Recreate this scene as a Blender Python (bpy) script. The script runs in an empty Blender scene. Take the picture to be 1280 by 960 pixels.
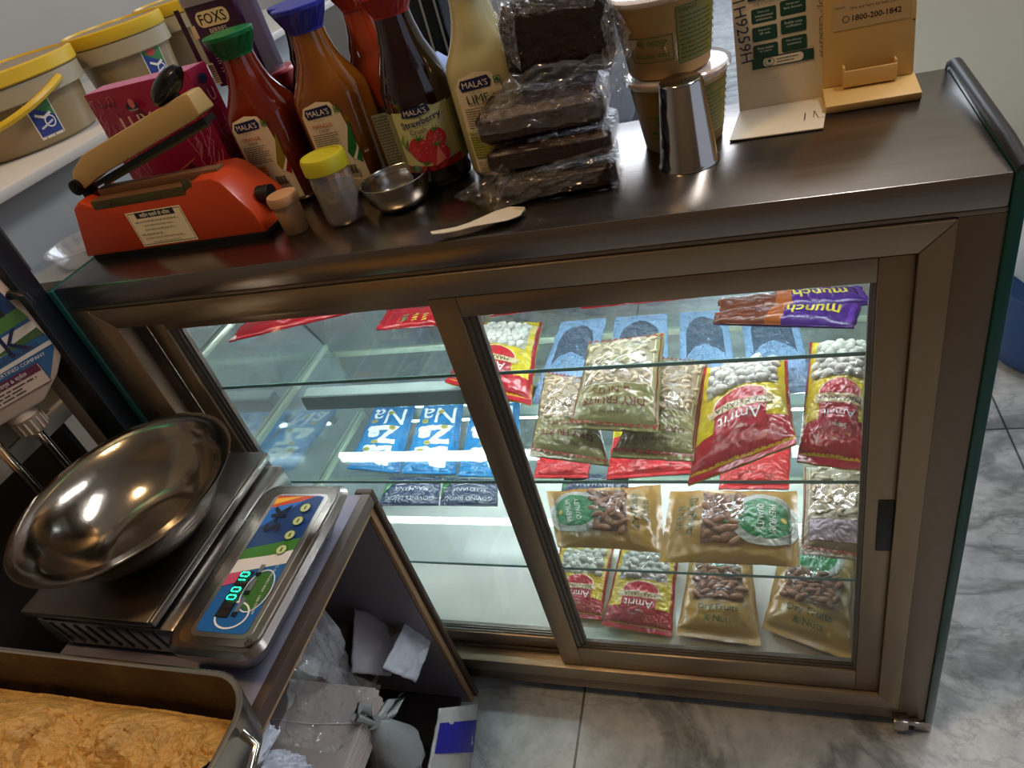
import bpy, bmesh, math, random
from mathutils import Vector, Matrix, noise
PI=math.pi
SC=bpy.context.scene; COL=SC.collection
# ---------------------------------------------------------------- camera
CAM=(0.8554565,-0.6196025,0.3026142); FPX=907.4963
RM=((0.93992248,0.23503828,-0.2475939),(-0.04525131,-0.63308124,-0.7727616),(-0.33837561,0.73753993,-0.5844115)) # right, down, forward
cd=bpy.data.cameras.new('camera'); cam=bpy.data.objects.new('camera',cd); COL.objects.link(cam)
cd.sensor_width=36; cd.lens=FPX/1280*36; cd.clip_start=.01
m=Matrix.Identity(4)
for i in range(3):
    m[i][0]=RM[0][i]; m[i][1]=-RM[1][i]; m[i][2]=-RM[2][i]; m[i][3]=CAM[i]
cam.matrix_world=m; SC.camera=cam
# ---------------------------------------------------------------- world, lights, exposure
SC.view_settings.view_transform='Standard'; SC.view_settings.look='None'
SC.view_settings.gamma=1; SC.view_settings.use_curve_mapping=False; SC.view_settings.exposure=0.0
W=bpy.data.worlds.new('world'); SC.world=W; W.use_nodes=True
W.node_tree.nodes['Background'].inputs[0].default_value=(.72,.8,1,1); W.node_tree.nodes['Background'].inputs[1].default_value=.6
def area(name,loc,target,sx,sy,power,col,spread=PI):
    l=bpy.data.lights.new(name,'AREA'); l.shape='RECTANGLE'; l.size=sx; l.size_y=sy; l.energy=power; l.color=col; l.spread=spread
    o=bpy.data.objects.new(name,l); COL.objects.link(o); o.location=loc
    o.rotation_euler=(Vector(target)-Vector(loc)).to_track_quat('-Z','Y').to_euler(); return o
area('daylight_from_the_shop_front',(1.2,4.2,1.2),(.9,1.6,-.8),3.0,1.6,80,(.80,.88,1))
area('warm_ceiling_lamp',(0.1,-.5,1.75),(0.35,-.05,0),.25,.25,13,(1,.66,.34))
area('neutral_fill_light',(1.6,.5,1.75),(1.2,.3,-.5),1.2,.3,26,(.95,.96,1))  # added fill light above the right side, not a known fixture
SC.cycles.use_denoising=True
SC.cycles.max_bounces=8; SC.cycles.transparent_max_bounces=24; SC.cycles.caustics_reflective=False; SC.cycles.caustics_refractive=False
SC.cycles.sample_clamp_indirect=4
# ---------------------------------------------------------------- helpers
def ray(u,v):
    a,b,c=(u-640)/FPX,(v-480)/FPX,1
    return Vector([RM[0][i]*a+RM[1][i]*b+RM[2][i]*c for i in range(3)])
def at(ax,val,u,v):
    d=ray(u,v); return Vector(CAM)+d*((val-CAM[ax])/d[ax])
def lin(h):
    h=h.lstrip('#'); r=[]
    for i in (0,2,4):
        x=int(h[i:i+2],16)/255; r.append(x/12.92 if x<=.04045 else ((x+.055)/1.055)**2.4)
    return (*r,1)
MATS={}
def mat(name,col='#808080',rough=.5,metal=0,bump=0,bscale=40,spec=.5,coat=0,emit=0,var=0,vscale=8,stretch=None,trans=0,alpha=1):
    if name in MATS: return MATS[name]
    m=bpy.data.materials.new(name); m.use_nodes=True; nt=m.node_tree; b=nt.nodes['Principled BSDF']
    c=lin(col) if isinstance(col,str) else col
    b.inputs['Base Color'].default_value=c; b.inputs['Roughness'].default_value=rough; b.inputs['Metallic'].default_value=metal
    b.inputs['Specular IOR Level'].default_value=spec; b.inputs['Coat Weight'].default_value=coat
    b.inputs['Transmission Weight'].default_value=trans; b.inputs['Alpha'].default_value=alpha
    if emit: b.inputs['Emission Color'].default_value=c; b.inputs['Emission Strength'].default_value=emit
    if bump or var:
        tc=nt.nodes.new('ShaderNodeTexCoord'); mp=nt.nodes.new('ShaderNodeMapping'); nt.links.new(tc.outputs['Object'],mp.inputs[0])
        if stretch: mp.inputs['Scale'].default_value=stretch
        n=nt.nodes.new('ShaderNodeTexNoise'); n.inputs['Scale'].default_value=bscale; n.inputs['Detail'].default_value=5; nt.links.new(mp.outputs[0],n.inputs['Vector'])
        if bump:
            bp=nt.nodes.new('ShaderNodeBump'); bp.inputs['Strength'].default_value=bump; bp.inputs['Distance'].default_value=.004
            nt.links.new(n.outputs[0],bp.inputs['Height']); nt.links.new(bp.outputs[0],b.inputs['Normal'])
        if var:
            n2=nt.nodes.new('ShaderNodeTexNoise'); n2.inputs['Scale'].default_value=vscale; n2.inputs['Detail'].default_value=6; nt.links.new(mp.outputs[0],n2.inputs['Vector'])
            mx=nt.nodes.new('ShaderNodeMix'); mx.data_type='RGBA'; mx.inputs[6].default_value=tuple(x*(1-var) for x in c[:3])+(1,); mx.inputs[7].default_value=tuple(min(1,x*(1+var)) for x in c[:3])+(1,)
            nt.links.new(n2.outputs[0],mx.inputs[0]); nt.links.new(mx.outputs[2],b.inputs['Base Color'])
            mr=nt.nodes.new('ShaderNodeMapRange'); mr.inputs['To Min'].default_value=max(0,rough-.1*var*4); mr.inputs['To Max'].default_value=min(1,rough+.1*var*4)
            nt.links.new(n2.outputs[0],mr.inputs[0]); nt.links.new(mr.outputs[0],b.inputs['Roughness'])
    MATS[name]=m; return m
def mc(h,rough=.4):
    return mat('print_'+h.strip('#')+('' if rough==.4 else '_%d'%int(rough*100)),h,rough)
def film(name,tint=(1,1,1),milk=.06,gl=.10,bump=.6,bscale=35,rough=.12,ior=1.45):
    if name in MATS: return MATS[name]
    m=bpy.data.materials.new(name); m.use_nodes=True; nt=m.node_tree; nt.nodes.remove(nt.nodes['Principled BSDF']); out=nt.nodes['Material Output']
    N=nt.nodes.new; L=nt.links.new
    t=N('ShaderNodeBsdfTransparent'); t.inputs[0].default_value=(*tint,1)
    d=N('ShaderNodeBsdfDiffuse'); d.inputs[0].default_value=(.85,.87,.9,1)
    g=N('ShaderNodeBsdfAnisotropic'); g.inputs['Roughness'].default_value=rough; g.inputs[0].default_value=(1,1,1,1)
    m1=N('ShaderNodeMixShader'); m1.inputs[0].default_value=milk; L(t.outputs[0],m1.inputs[1]); L(d.outputs[0],m1.inputs[2])
    fr=N('ShaderNodeLayerWeight'); fr.inputs[0].default_value=.5
    pw=N('ShaderNodeMath'); pw.operation='POWER'; pw.inputs[1].default_value=5; L(fr.outputs['Facing'],pw.inputs[0])
    r0=((ior-1)/(ior+1))**2+gl
    ad=N('ShaderNodeMath'); ad.operation='MULTIPLY_ADD'; ad.inputs[1].default_value=1-r0; ad.inputs[2].default_value=r0; L(pw.outputs[0],ad.inputs[0])
    m2=N('ShaderNodeMixShader'); L(ad.outputs[0],m2.inputs[0]); L(m1.outputs[0],m2.inputs[1]); L(g.outputs[0],m2.inputs[2]); L(m2.outputs[0],out.inputs[0])
    if bump:
        tc=N('ShaderNodeTexCoord'); n=N('ShaderNodeTexNoise'); n.inputs['Scale'].default_value=bscale; n.inputs['Detail'].default_value=3; n.inputs['Distortion'].default_value=1.2; L(tc.outputs['Object'],n.inputs['Vector'])
        bp=N('ShaderNodeBump'); bp.inputs['Strength'].default_value=bump; bp.inputs['Distance'].default_value=.01; L(n.outputs[0],bp.inputs['Height'])
        L(bp.outputs[0],g.inputs['Normal']); L(bp.outputs[0],fr.inputs['Normal'])
    MATS[name]=m; return m
GLASS=film('clear_glass',(.93,.985,.97),.0,.0,0,rough=.015,ior=1.5)
DOORGLASS=film('door_glass',(.97,.985,.985),.03,.0,0,rough=.02,ior=1.45)
WRAP=film('plastic_wrap',(1,1,1),.05,.0,.8,22,.08)
POLY=film('milky_polythene',(.95,.95,.97),.35,.05,.8,25,.2)
BAGFILM=film('glossy_bag_window',(1,1,1),.02,.0,.7,12,.10)

STEEL=mat('brushed_steel','#8f8780',.24,1,bump=.05,bscale=60,var=.12,vscale=5,stretch=(1,10,10))
STEELD=mat('dull_steel_frame','#85796c',.38,1,bump=.04,bscale=70,var=.1,stretch=(1,8,8))
ALU=mat('bronze_aluminium','#9a8a74',.34,.85,bump=.03,bscale=50,var=.1,vscale=6)
CHROME=mat('polished_steel','#c2bcb2',.13,1,bump=.10,bscale=14)
CHROMES=mat('satin_steel','#b8b2aa',.22,1,var=.08,bump=.03)
BLACK=mat('black_rubber','#0c0d10',.45)
TEAL=mat('teal_tinted_glass_edge','#0d4a4a',.15,spec=.6)
WHITE=mat('white_plastic','#e6e2da',.4)

class MB:
    def __init__(s): s.v=[];s.f=[];s.m=[]
    def add(s,vs,fs,mi=0):
        o=len(s.v); s.v+= [Vector(x) for x in vs]; s.f+=[tuple(i+o for i in f) for f in fs]; s.m+=[mi]*len(fs); return s
    def box(s,a,b,mi=0):
        x0,y0,z0=a;x1,y1,z1=b
        return s.add([(x0,y0,z0),(x1,y0,z0),(x1,y1,z0),(x0,y1,z0),(x0,y0,z1),(x1,y0,z1),(x1,y1,z1),(x0,y1,z1)],[(0,3,2,1),(4,5,6,7),(0,1,5,4),(1,2,6,5),(2,3,7,6),(3,0,4,7)],mi)
    def prism(s,poly,d,mi=0):   # poly list of 3D points, extruded along d
        n=len(poly); d=Vector(d)
        vs=[Vector(p) for p in poly]+[Vector(p)+d for p in poly]
        return s.add(vs,[tuple(range(n))[::-1],tuple(range(n,2*n))]+[(i,(i+1)%n,(i+1)%n+n,i+n) for i in range(n)],mi)
    def lathe(s,c,prof,n=40,mi=0,cap=True,sx=1,sy=1):
        c=Vector(c); vs=[];fs=[]
        for r,z in prof:
            for k in range(n):
                a=2*PI*k/n; vs.append(c+Vector((r*sx*math.cos(a),r*sy*math.sin(a),z)))
        for j in range(len(prof)-1):
            for k in range(n): fs.append((j*n+k,j*n+(k+1)%n,(j+1)*n+(k+1)%n,(j+1)*n+k))
        if cap: fs+= [tuple(range(n))[::-1],tuple(range((len(prof)-1)*n,len(prof)*n))]
        return s.add(vs,fs,mi)
    def tube(s,pts,r,n=12,mi=0):
        pts=[Vector(p) for p in pts]; vs=[];fs=[]; rr=r if isinstance(r,(list,tuple)) else [r]*len(pts)
        up=Vector((0,0,1))
        for i,p in enumerate(pts):
            t=(pts[min(i+1,len(pts)-1)]-pts[max(i-1,0)]).normalized()
            a=t.cross(up); a=a.normalized() if a.length>1e-3 else Vector((1,0,0)); b=t.cross(a)
            for k in range(n):
                q=2*PI*k/n; vs.append(p+(a*math.cos(q)+b*math.sin(q))*rr[i])
        for j in range(len(pts)-1):
            for k in range(n): fs.append((j*n+k,j*n+(k+1)%n,(j+1)*n+(k+1)%n,(j+1)*n+k))
        fs+=[tuple(range(n))[::-1],tuple(range((len(pts)-1)*n,len(pts)*n))]
        return s.add(vs,fs,mi)
    def grid(s,fn,nu,nv,mi=0,mfn=None):
        vs=[fn(i/nu,j/nv) for j in range(nv+1) for i in range(nu+1)]; o=len(s.v); s.v+=[Vector(x) for x in vs]
        for j in range(nv):
            for i in range(nu):
                a=o+j*(nu+1)+i; s.f.append((a,a+1,a+nu+2,a+nu+1)); s.m.append(mfn((i+.5)/nu,(j+.5)/nv) if mfn else mi)
        return s
    def build(s,name,mats,parent=None,smooth=True,bevel=0,org=None,angle=40):
        me=bpy.data.meshes.new(name)
        o0=parent_origin(parent) if parent else (Vector(org) if org is not None else Vector((0,0,0)))
        me.from_pydata([v-o0 for v in s.v],[],s.f)
        if not isinstance(mats,(list,tuple)): mats=[mats]
        for m_ in mats: me.materials.append(m_)
        me.polygons.foreach_set('material_index',s.m)
        bm=bmesh.new(); bm.from_mesh(me)
        if bevel:
            bmesh.ops.remove_doubles(bm,verts=bm.verts,dist=1e-6)
            ed=[e for e in bm.edges if len(e.link_faces)==2 and e.calc_face_angle(0)>.6]
            bmesh.ops.bevel(bm,geom=ed,offset=bevel,segments=2,profile=.5,affect='EDGES',clamp_overlap=True)
        bmesh.ops.recalc_face_normals(bm,faces=bm.faces)
        bm.to_mesh(me); bm.free()
        if smooth:
            me.polygons.foreach_set('use_smooth',[True]*len(me.polygons)); me.set_sharp_from_angle(angle=math.radians(angle))
        ob=bpy.data.objects.new(name,me); COL.objects.link(ob)
        if parent: ob.parent=parent
        elif org is not None: ob.location=org
        return ob
def parent_origin(p):
    o=Vector((0,0,0))
    while p: o=o+p.location; p=p.parent
    return o
def thing(name,label,cat,loc=(0,0,0),group=None):
    o=bpy.data.objects.new(name,None); o.empty_display_size=.02; COL.objects.link(o); o.location=loc; return tag(o,label,cat,group)
def tag(o,label,cat,group=None,kind=None):
    o['label']=label; o['category']=cat
    if group: o['group']=group
    if kind: o['kind']=kind
    return o
def structure(o): o['kind']='structure'; return o
# ---- flat artwork (printing) mapped on a surface
TXT={}
def text2d(s,bold=0,sp=1):
    if any(c_ in s for c_ in 'MNWKVA') : bold=min(bold,0)
    k=(s,bold,sp)
    if k in TXT: return TXT[k]
    cu=bpy.data.curves.new('t','FONT'); cu.body=s; cu.resolution_u=2; cu.offset=bold; cu.align_x='CENTER'; cu.space_line=sp
    ob=bpy.data.objects.new('t',cu); COL.objects.link(ob); bpy.context.view_layer.update()
    me=bpy.data.meshes.new_from_object(ob.evaluated_get(bpy.context.evaluated_depsgraph_get()))
    vs=[(v.co.x,v.co.y) for v in me.vertices]; fs=[tuple(p.vertices) for p in me.polygons]
    COL.objects.unlink(ob); bpy.data.objects.remove(ob); bpy.data.meshes.remove(me); bpy.data.curves.remove(cu)
    if not vs: vs=[(0,0),(1,0),(1,1)]; fs=[(0,1,2)]
    x0=min(v[0] for v in vs);x1=max(v[0] for v in vs);y0=min(v[1] for v in vs);y1=max(v[1] for v in vs);w=x1-x0 or 1
    TXT[k]=([((x-(x0+x1)/2)/w,(y-(y0+y1)/2)/w) for x,y in vs],fs,(y1-y0)/w); return TXT[k]
class Art:
    def __init__(s,sy=1.0): s.items=[]; s.sy=sy; s.n=0   # sy: y unit relative to x unit
    def _p(s,pts,col,fs=None,lay=None):
        if lay is None: s.n+=1; lay=s.n
        s.items.append((pts,fs or [tuple(range(len(pts)))],col,lay)); return s
    def rect(s,x0,y0,x1,y1,col): return s._p([(x0,y0),(x1,y0),(x1,y1),(x0,y1)],col)
    def rrect(s,x0,y0,x1,y1,r,col):
        p=[];ry=r/s.sy
        for cx,cy,a in ((x1-r,y0+ry,-90),(x1-r,y1-ry,0),(x0+r,y1-ry,90),(x0+r,y0+ry,180)):
            for k in range(5):
                t=math.radians(a+k*22.5); p.append((cx+r*math.cos(t),cy+ry*math.sin(t)))
        return s._p(p,col)
    def ell(s,cx,cy,rx,ry,col,n=28): return s._p([(cx+rx*math.cos(2*PI*k/n),cy+ry*math.sin(2*PI*k/n)) for k in range(n)],col)
    def ring(s,cx,cy,rx,ry,w,col,n=32):
        p=[(cx+rx*math.cos(2*PI*k/n),cy+ry*math.sin(2*PI*k/n)) for k in range(n)]+[(cx+(rx-w)*math.cos(2*PI*k/n),cy+(ry-w/s.sy)*math.sin(2*PI*k/n)) for k in range(n)]
        return s._p(p,col,[(k,(k+1)%n,n+(k+1)%n,n+k) for k in range(n)])
    def frame(s,x0,y0,x1,y1,w,col):
        v=w/s.sy; s.n+=1; l=s.n
        for a in ((x0,y0,x1,y0+v),(x0,y1-v,x1,y1),(x0,y0+v,x0+w,y1-v),(x1-w,y0+v,x1,y1-v)):
            s._p([(a[0],a[1]),(a[2],a[1]),(a[2],a[3]),(a[0],a[3])],col,None,l)
        return s
    def poly(s,pts,col): return s._p(pts,col)
    def line(s,pts,w,col):
        s.n+=1; l=s.n
        for (x0,y0),(x1,y1) in zip(pts,pts[1:]):
            dx,dy=x1-x0,(y1-y0)*s.sy; L=math.hypot(dx,dy) or 1; ox,oy=-dy/L*w/2,dx/L*w/2/s.sy
            s._p([(x0+ox,y0+oy),(x0-ox,y0-oy),(x1-ox,y1-oy),(x1+ox,y1+oy)],col,None,l)
        return s
    def text(s,t,cx,cy,w,col,rot=0,bold=0,sq=1,hmax=None,arc=0):
        vs,fs,asp=text2d(t,bold); h=w*asp*sq
        if hmax and h>hmax*s.sy: k=hmax*s.sy/h; w*=k
        c,sn=math.cos(math.radians(rot)),math.sin(math.radians(rot)); out=[]
        for x,y in vs:
            x*=w;y*=w*sq
            if arc: a=x/arc; y0=y; x,y=(arc+y0)*math.sin(a),(arc+y0)*math.cos(a)-arc
            out.append((cx+(x*c-y*sn),cy+(x*sn+y*c)/s.sy))
        return s._p(out,col,fs)
    def dashes(s,x0,y0,x1,y1,n,col,seed=1,fill=.5,words=True):
        rnd=random.Random(seed); s.n+=1; l=s.n; h=(y1-y0)/n
        for i in range(n):
            y=y1-(i+.5)*h; x=x0
            end=x1-(x1-x0)*rnd.random()*.25
            while x<end:
                w=(x1-x0)*rnd.uniform(.05,.16) if words else end-x
                e=min(x+w,end); s._p([(x,y-h*fill/2),(e,y-h*fill/2),(e,y+h*fill/2),(x,y+h*fill/2)],col,None,l); x=e+(x1-x0)*.02
        return s
    def build(s,name,fn,parent,h=None,eps=.0003,base=.0005,rough=.4,mats=None,org=None):
        cols=[];mb=MB()
        bm=bmesh.new(); lay=bm.verts.layers.float.new('l')
        for pts,fs,col,l in s.items:
            if col not in cols: cols.append(col)
            vs=[bm.verts.new((x,y,0)) for x,y in pts]
            for v in vs: v[lay]=l
            for f in fs:
                try: ff=bm.faces.new([vs[i] for i in f]); ff.material_index=cols.index(col)
                except ValueError: pass
        if h:
            bmesh.ops.triangulate(bm,faces=bm.faces)
            for it in range(7):
                ed=[e for e in bm.edges if e.calc_length()>h]
                if not ed: break
                bmesh.ops.subdivide_edges(bm,edges=ed,cuts=1); bmesh.ops.triangulate(bm,faces=[f for f in bm.faces if len(f.verts)>3])
        bm.verts.index_update()
        mb.v=[Vector(fn(v.co.x,v.co.y,base+eps*v[lay])) for v in bm.verts]
        mb.f=[tuple(v.index for v in f.verts) for f in bm.faces]; mb.m=[f.material_index for f in bm.faces]; bm.free()
        me=bpy.data.meshes.new(name); o0=parent_origin(parent) if parent else Vector(org or (0,0,0))
        me.from_pydata([v-o0 for v in mb.v],[],mb.f)
        for c in cols: me.materials.append(c if not isinstance(c,str) else mc(c,rough))
        me.polygons.foreach_set('material_index',mb.m)
        ob=bpy.data.objects.new(name,me); COL.objects.link(ob); ob.parent=parent
        if not parent: ob.location=o0
        return ob
def plane_fn(o,ex,ey):   # art x,y -> o + ex*x + ey*y + n*off
    o,ex,ey=Vector(o),Vector(ex),Vector(ey); n=ex.cross(ey).normalized()
    return lambda x,y,off: o+ex*x+ey*y+n*off
def quad_fn(q):          # q: bl,br,tr,tl ; x in[-.5,.5], y in[0,1]
    bl,br,tr,tl=q; n=(br-bl).cross(tl-bl).normalized()
    return lambda x,y,off: (bl*(.5-x)+br*(.5+x))*(1-y)+(tl*(.5-x)+tr*(.5+x))*y+n*off

def rr(x0,y0,x1,y1,r,z,n=8):
    p=[]
    for cx,cy,a in ((x1-r,y0+r,-90),(x1-r,y1-r,0),(x0+r,y1-r,90),(x0+r,y0+r,180)):
        for k in range(n+1):
            t=math.radians(a+k*90/n); p.append(Vector((cx+r*math.cos(t),cy+r*math.sin(t),z)))
    return p
def loft(mb,rings,mi=0,cap0=True,cap1=True):
    n=len(rings[0]); vs=[q for l in rings for q in l]; fs=[]
    for j in range(len(rings)-1):
        for k in range(n): fs.append((j*n+k,j*n+(k+1)%n,(j+1)*n+(k+1)%n,(j+1)*n+k))
    if cap0: fs.append(tuple(range(n))[::-1])
    if cap1: fs.append(tuple(range((len(rings)-1)*n,len(rings)*n)))
    mb.add(vs,fs,mi); return mb
# ================================================================= SETTING
FZ=-.89
def marble():
    m=bpy.data.materials.new('white_marble_tiles'); m.use_nodes=True; nt=m.node_tree; b=nt.nodes['Principled BSDF']; N=nt.nodes.new; L=nt.links.new
    tc=N('ShaderNodeTexCoord')
    def noi(sc_,det,dist,rough=.6,rot=0,stretch=1,loc=0):
        mp=N('ShaderNodeMapping'); mp.inputs['Rotation'].default_value=(0,0,rot); mp.inputs['Scale'].default_value=(1,stretch,1); mp.inputs['Location'].default_value=(loc,loc,0); L(tc.outputs['Object'],mp.inputs[0])
        n=N('ShaderNodeTexNoise'); n.inputs['Scale'].default_value=sc_; n.inputs['Detail'].default_value=det; n.inputs['Distortion'].default_value=dist; n.inputs['Roughness'].default_value=rough; L(mp.outputs[0],n.inputs['Vector']); return n.outputs[0]
    def ramp(src,pts):
        r=N('ShaderNodeValToRGB'); L(src,r.inputs[0]); e=r.color_ramp.elements
        e[0].position,e[0].color=pts[0][0],lin(pts[0][1]); e[1].position,e[1].color=pts[-1][0],lin(pts[-1][1])
        for p_,c_ in pts[1:-1]: q_=e.new(p_); q_.color=lin(c_)
        return r.outputs[0]
    def mul(a_,b_,f_):
        m_=N('ShaderNodeMix'); m_.data_type='RGBA'; m_.blend_type='MULTIPLY'; m_.inputs[0].default_value=f_; L(a_,m_.inputs[6]); L(b_,m_.inputs[7]); return m_.outputs[2]
    def veins(src,w1,dark,mid):
        s1=N('ShaderNodeMath'); s1.operation='SUBTRACT'; s1.inputs[1].default_value=.5; L(src,s1.inputs[0]); a1=N('ShaderNodeMath'); a1.operation='ABSOLUTE'; L(s1.outputs[0],a1.inputs[0])
        return ramp(a1.outputs[0],[(0,dark),(w1*.35,mid),(w1,'#ffffff')])
    base=ramp(noi(5,9,.3,.68),[(.32,'#9da1a2'),(.5,'#b9bcbb'),(.68,'#cbcdca')])
    c1=mul(base,veins(noi(1.1,7,.6,.58,.9,1.7),.022,'#6c6e70','#acaeae'),.6)
    c2=mul(c1,veins(noi(3.1,8,.5,.62,.7,1.5,7),.016,'#7c7e80','#b4b6b6'),.35)
    c3=mul(c2,ramp(noi(28,6,.2,.7),[(.35,'#b8b8b8'),(.6,'#ffffff')]),.5)
    br=N('ShaderNodeTexBrick'); br.inputs['Scale'].default_value=1; br.inputs['Brick Width'].default_value=.8; br.inputs['Row Height'].default_value=.8; br.inputs['Mortar Size'].default_value=.0022; br.offset=0
    br.inputs['Color1'].default_value=br.inputs['Color2'].default_value=(1,1,1,1); br.inputs['Mortar'].default_value=(.22,.22,.22,1)
    mp2=N('ShaderNodeMapping'); mp2.inputs['Rotation'].default_value=(0,0,-.03); mp2.inputs['Location'].default_value=(.28,.18,0); L(tc.outputs['Object'],mp2.inputs[0]); L(mp2.outputs[0],br.inputs['Vector'])
    m3=N('ShaderNodeMix'); m3.data_type='RGBA'; m3.blend_type='MULTIPLY'; m3.inputs[0].default_value=1; L(c3,m3.inputs[6]); L(br.outputs[0],m3.inputs[7]); L(m3.outputs[2],b.inputs['Base Color'])
    b.inputs['Roughness'].default_value=.28
    return m
structure(MB().box((-3.5,-2.6,FZ-.05),(4,6.5,FZ)).build('floor',marble(),org=(0,0,FZ)))
WALLM=mat('cream_wall_paint','#b9b6a6',.7,var=.04,vscale=3)
structure(MB().box((.98,1.35,FZ),(4,1.5,1.9)).build('wall_right',WALLM,org=(1,1.35,FZ)))
GREYW=mat('grey_painted_wall','#8d9094',.7,var=.05,vscale=2)
structure(MB().box((-3.5,-2.7,FZ),(4,-2.6,1.9)).build('wall_back',mat('warm_painted_wall','#9a7f60',.8),org=(0,-2.6,FZ)))
structure(MB().box((-1.25,-2.6,FZ),(-1.15,6.5,1.9)).build('wall_left',mat('white_tiled_wall','#aaa294',.5,var=.1,vscale=4),org=(-1.2,0,FZ)))
structure(MB().box((-3.5,-2.6,1.9),(4,6.5,1.95)).build('ceiling',mat('ceiling_paint','#b8b0a4',.8),org=(0,0,1.9)))

# ================================================================= DISPLAY COUNTER
X1=1.042; ZB=-.86
ct=thing('display_counter','stainless steel and glass display counter with two sliding doors and lit shelves','counter',(.52,0,FZ))
top=MB().box((0,0,-.03),(X1,.262,0))
top.build('countertop',STEEL,ct,bevel=.0015)
fr=MB()  # steel face round the door frame
fr.box((0,0,-.0345),(X1,.012,-.0301)).box((0,0,ZB),(.033,.014,-.0346)).box((1.006,0,ZB),(X1,.014,-.0346)).box((.0331,0,ZB),(1.0059,.014,-.8285))
fr.build('face_panel',STEELD,ct,bevel=.0008)
MB().box((.0635,.018,-.797),(.0765,.0255,-.065)).build('side_jamb',mat('dark_jamb','#4a3e36',.45,.4),ct)
af=MB(); x0,x1,z0,z1=.0331,1.0059,-.0357,-.8283; ix0,ix1,iz0,iz1=.063,.979,-.064,-.798; yf=-.003
for poly in ([(x0,z0),(x1,z0),(ix1,iz0),(ix0,iz0)],[(x1,z0),(x1,z1),(ix1,iz1),(ix1,iz0)],[(x1,z1),(x0,z1),(ix0,iz1),(ix1,iz1)],[(x0,z1),(x0,z0),(ix0,iz0),(ix0,iz1)]):
    cx=sum(p[0] for p in poly)/4; cz=sum(p[1] for p in poly)/4
    af.prism([(cx+(a-cx)*.9995,yf,cz+(b-cz)*.9992) for a,b in poly],(0,.048,0))
af.build('door_frame',ALU,ct,bevel=.0008)
for za_,zb_ in ((iz1+.0005,iz1+.009),(iz0-.006,iz0-.0005)): MB().box((ix0,.0215,za_),(ix1,.025,zb_)).build('door_track',mat('dirty_track','#5b5044',.5,.7),ct)
def sliding(name,xa,xb,y,wl,wr,label=None,zt=-.068,zb=-.7945,rt=.026,rb=.05):
    m_=MB(); d=.016
    m_.box((xa,y,zb),(xa+wl,y+d,zt)).box((xb-wr,y,zb),(xb,y+d,zt)).box((xa+wl+.0003,y,zt-rt),(xb-wr-.0003,y+d-.001,zt)).box((xa+wl+.0003,y,zb),(xb-wr-.0003,y+d-.001,zb+rb))
    o=m_.build(name,ALU,ct,bevel=.0008)
    # stepped glazing bead
    b=MB(); ga,gb,gt,gz=xa+wl,xb-wr,zt-rt,zb+rb
    for k,(w,dy) in enumerate(((.006,.003),(.011,.006),(.0145,.009))):
        b.box((ga+.0004,y+dy,gz),(ga+w,y+d,gt)).box((gb-w*.35,y+dy,gz),(gb-.0004,y+d,gt)).box((ga,y+dy,gz+.0004),(gb,y+d,gz+w*.6))
    b.build('glazing_bead',mat('worn_aluminium_bead','#77716a',.4,.8),o)
    g=MB().box((ga+.002,y+.011,gz+.001),(gb-.002,y+.0135,gt+.002)).build('glass_pane',DOORGLASS,o,smooth=False)
    return o
rd=sliding('sliding_door',.503,.9785,.003,.0335,.030,rb=.048)
MB().box((.9615,.001,-.4725),(.9783,.0032,-.3845)).build('handle',BLACK,rd,bevel=.001)['label']='black recessed door pull'
ld=sliding('sliding_door',.077,.540,.026,.0285,.034,rt=.022,rb=.036)
# side panels: tinted glass with slanted front edge
prof=[(-.003,.004),(.262,.006),(.275,-.01),(.45,-.44),(.452,-.862),(-.003,-.862)]
for xa in (X1+.0003,-.0113):
    o=MB().prism([(xa,a,min(b,-.001) if xa<0 else b) for a,b in prof],(.011,0,0)).build('side_panel',TEAL,ct,bevel=.002)
    if xa<0: continue
    c=MB(); pts=[(-.004,.0045),(.262,.0075),(.272,.0)]
    c.tube([(xa+.0055,a,b) for a,b in ((-.003,.002),(.05,.006),(.25,.007),(.266,.001),(.275,-.012))],.0062,10)
    c.build('edge_trim',BLACK,o)
# inner side linings
LIN=mat('mirror_side_lining','#b9c4c6',.08,.75,var=.03)
for xa in (.0006,X1-.0046):
    MB().prism([(xa,a,b) for a,b in [(.046,-.034),(.245,-.034),(.26,-.04),(.442,-.44),(.442,-.80),(.046,-.80)]],(.004,0,0)).build('side_lining',LIN,ct,smooth=False)
# customer glass
MB().add([(.005,.262,-.035),(1.037,.262,-.035),(1.037,.448,-.44),(.005,.448,-.44)],[(0,1,2,3)]).add([(.005,.448,-.442),(1.037,.448,-.442),(1.037,.448,-.82),(.005,.448,-.82)],[(0,1,2,3)]).build('customer_glass',film('smoky_front_glass',(.70,.78,.80),.03,.03,0,rough=.03,ior=1.6),ct,smooth=False)
BRK=mat('pale_shelf_bracket','#b9c0ae',.35,.3)
MB().box((.0,.444,-.448),(X1,.452,-.435)).box((.0,.44,-.862),(X1,.452,-.81)).build('front_rail',BRK,ct,bevel=.001)
MB().box((.001,.03,-.835),(X1-.001,.44,-.812)).build('cabinet_floor',mat('white_deck_laminate','#eceee4',.22,var=.10,vscale=9),ct,bevel=.001)
SHG=GLASS; EDGE=mat('green_glass_edge','#6d9c94',.2,spec=.5)
for z,y1 in ((-.2,.300),(-.392,.425),(-.582,.438)):
    o=MB().box((.012,.041,z-.005),(1.03,y1,z)).build('glass_shelf',SHG,ct,smooth=False)
    MB().box((.012,.0400,z-.005),(1.03,.0409,z)).build('polished_edge',EDGE,o,smooth=False)
    for xa in (.0052,X1-.0145):
        MB().box((xa,.06,z-.016),(xa+.009,y1-.004,z-.0056)).build('shelf_bracket',BRK,o,bevel=.0008)
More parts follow.
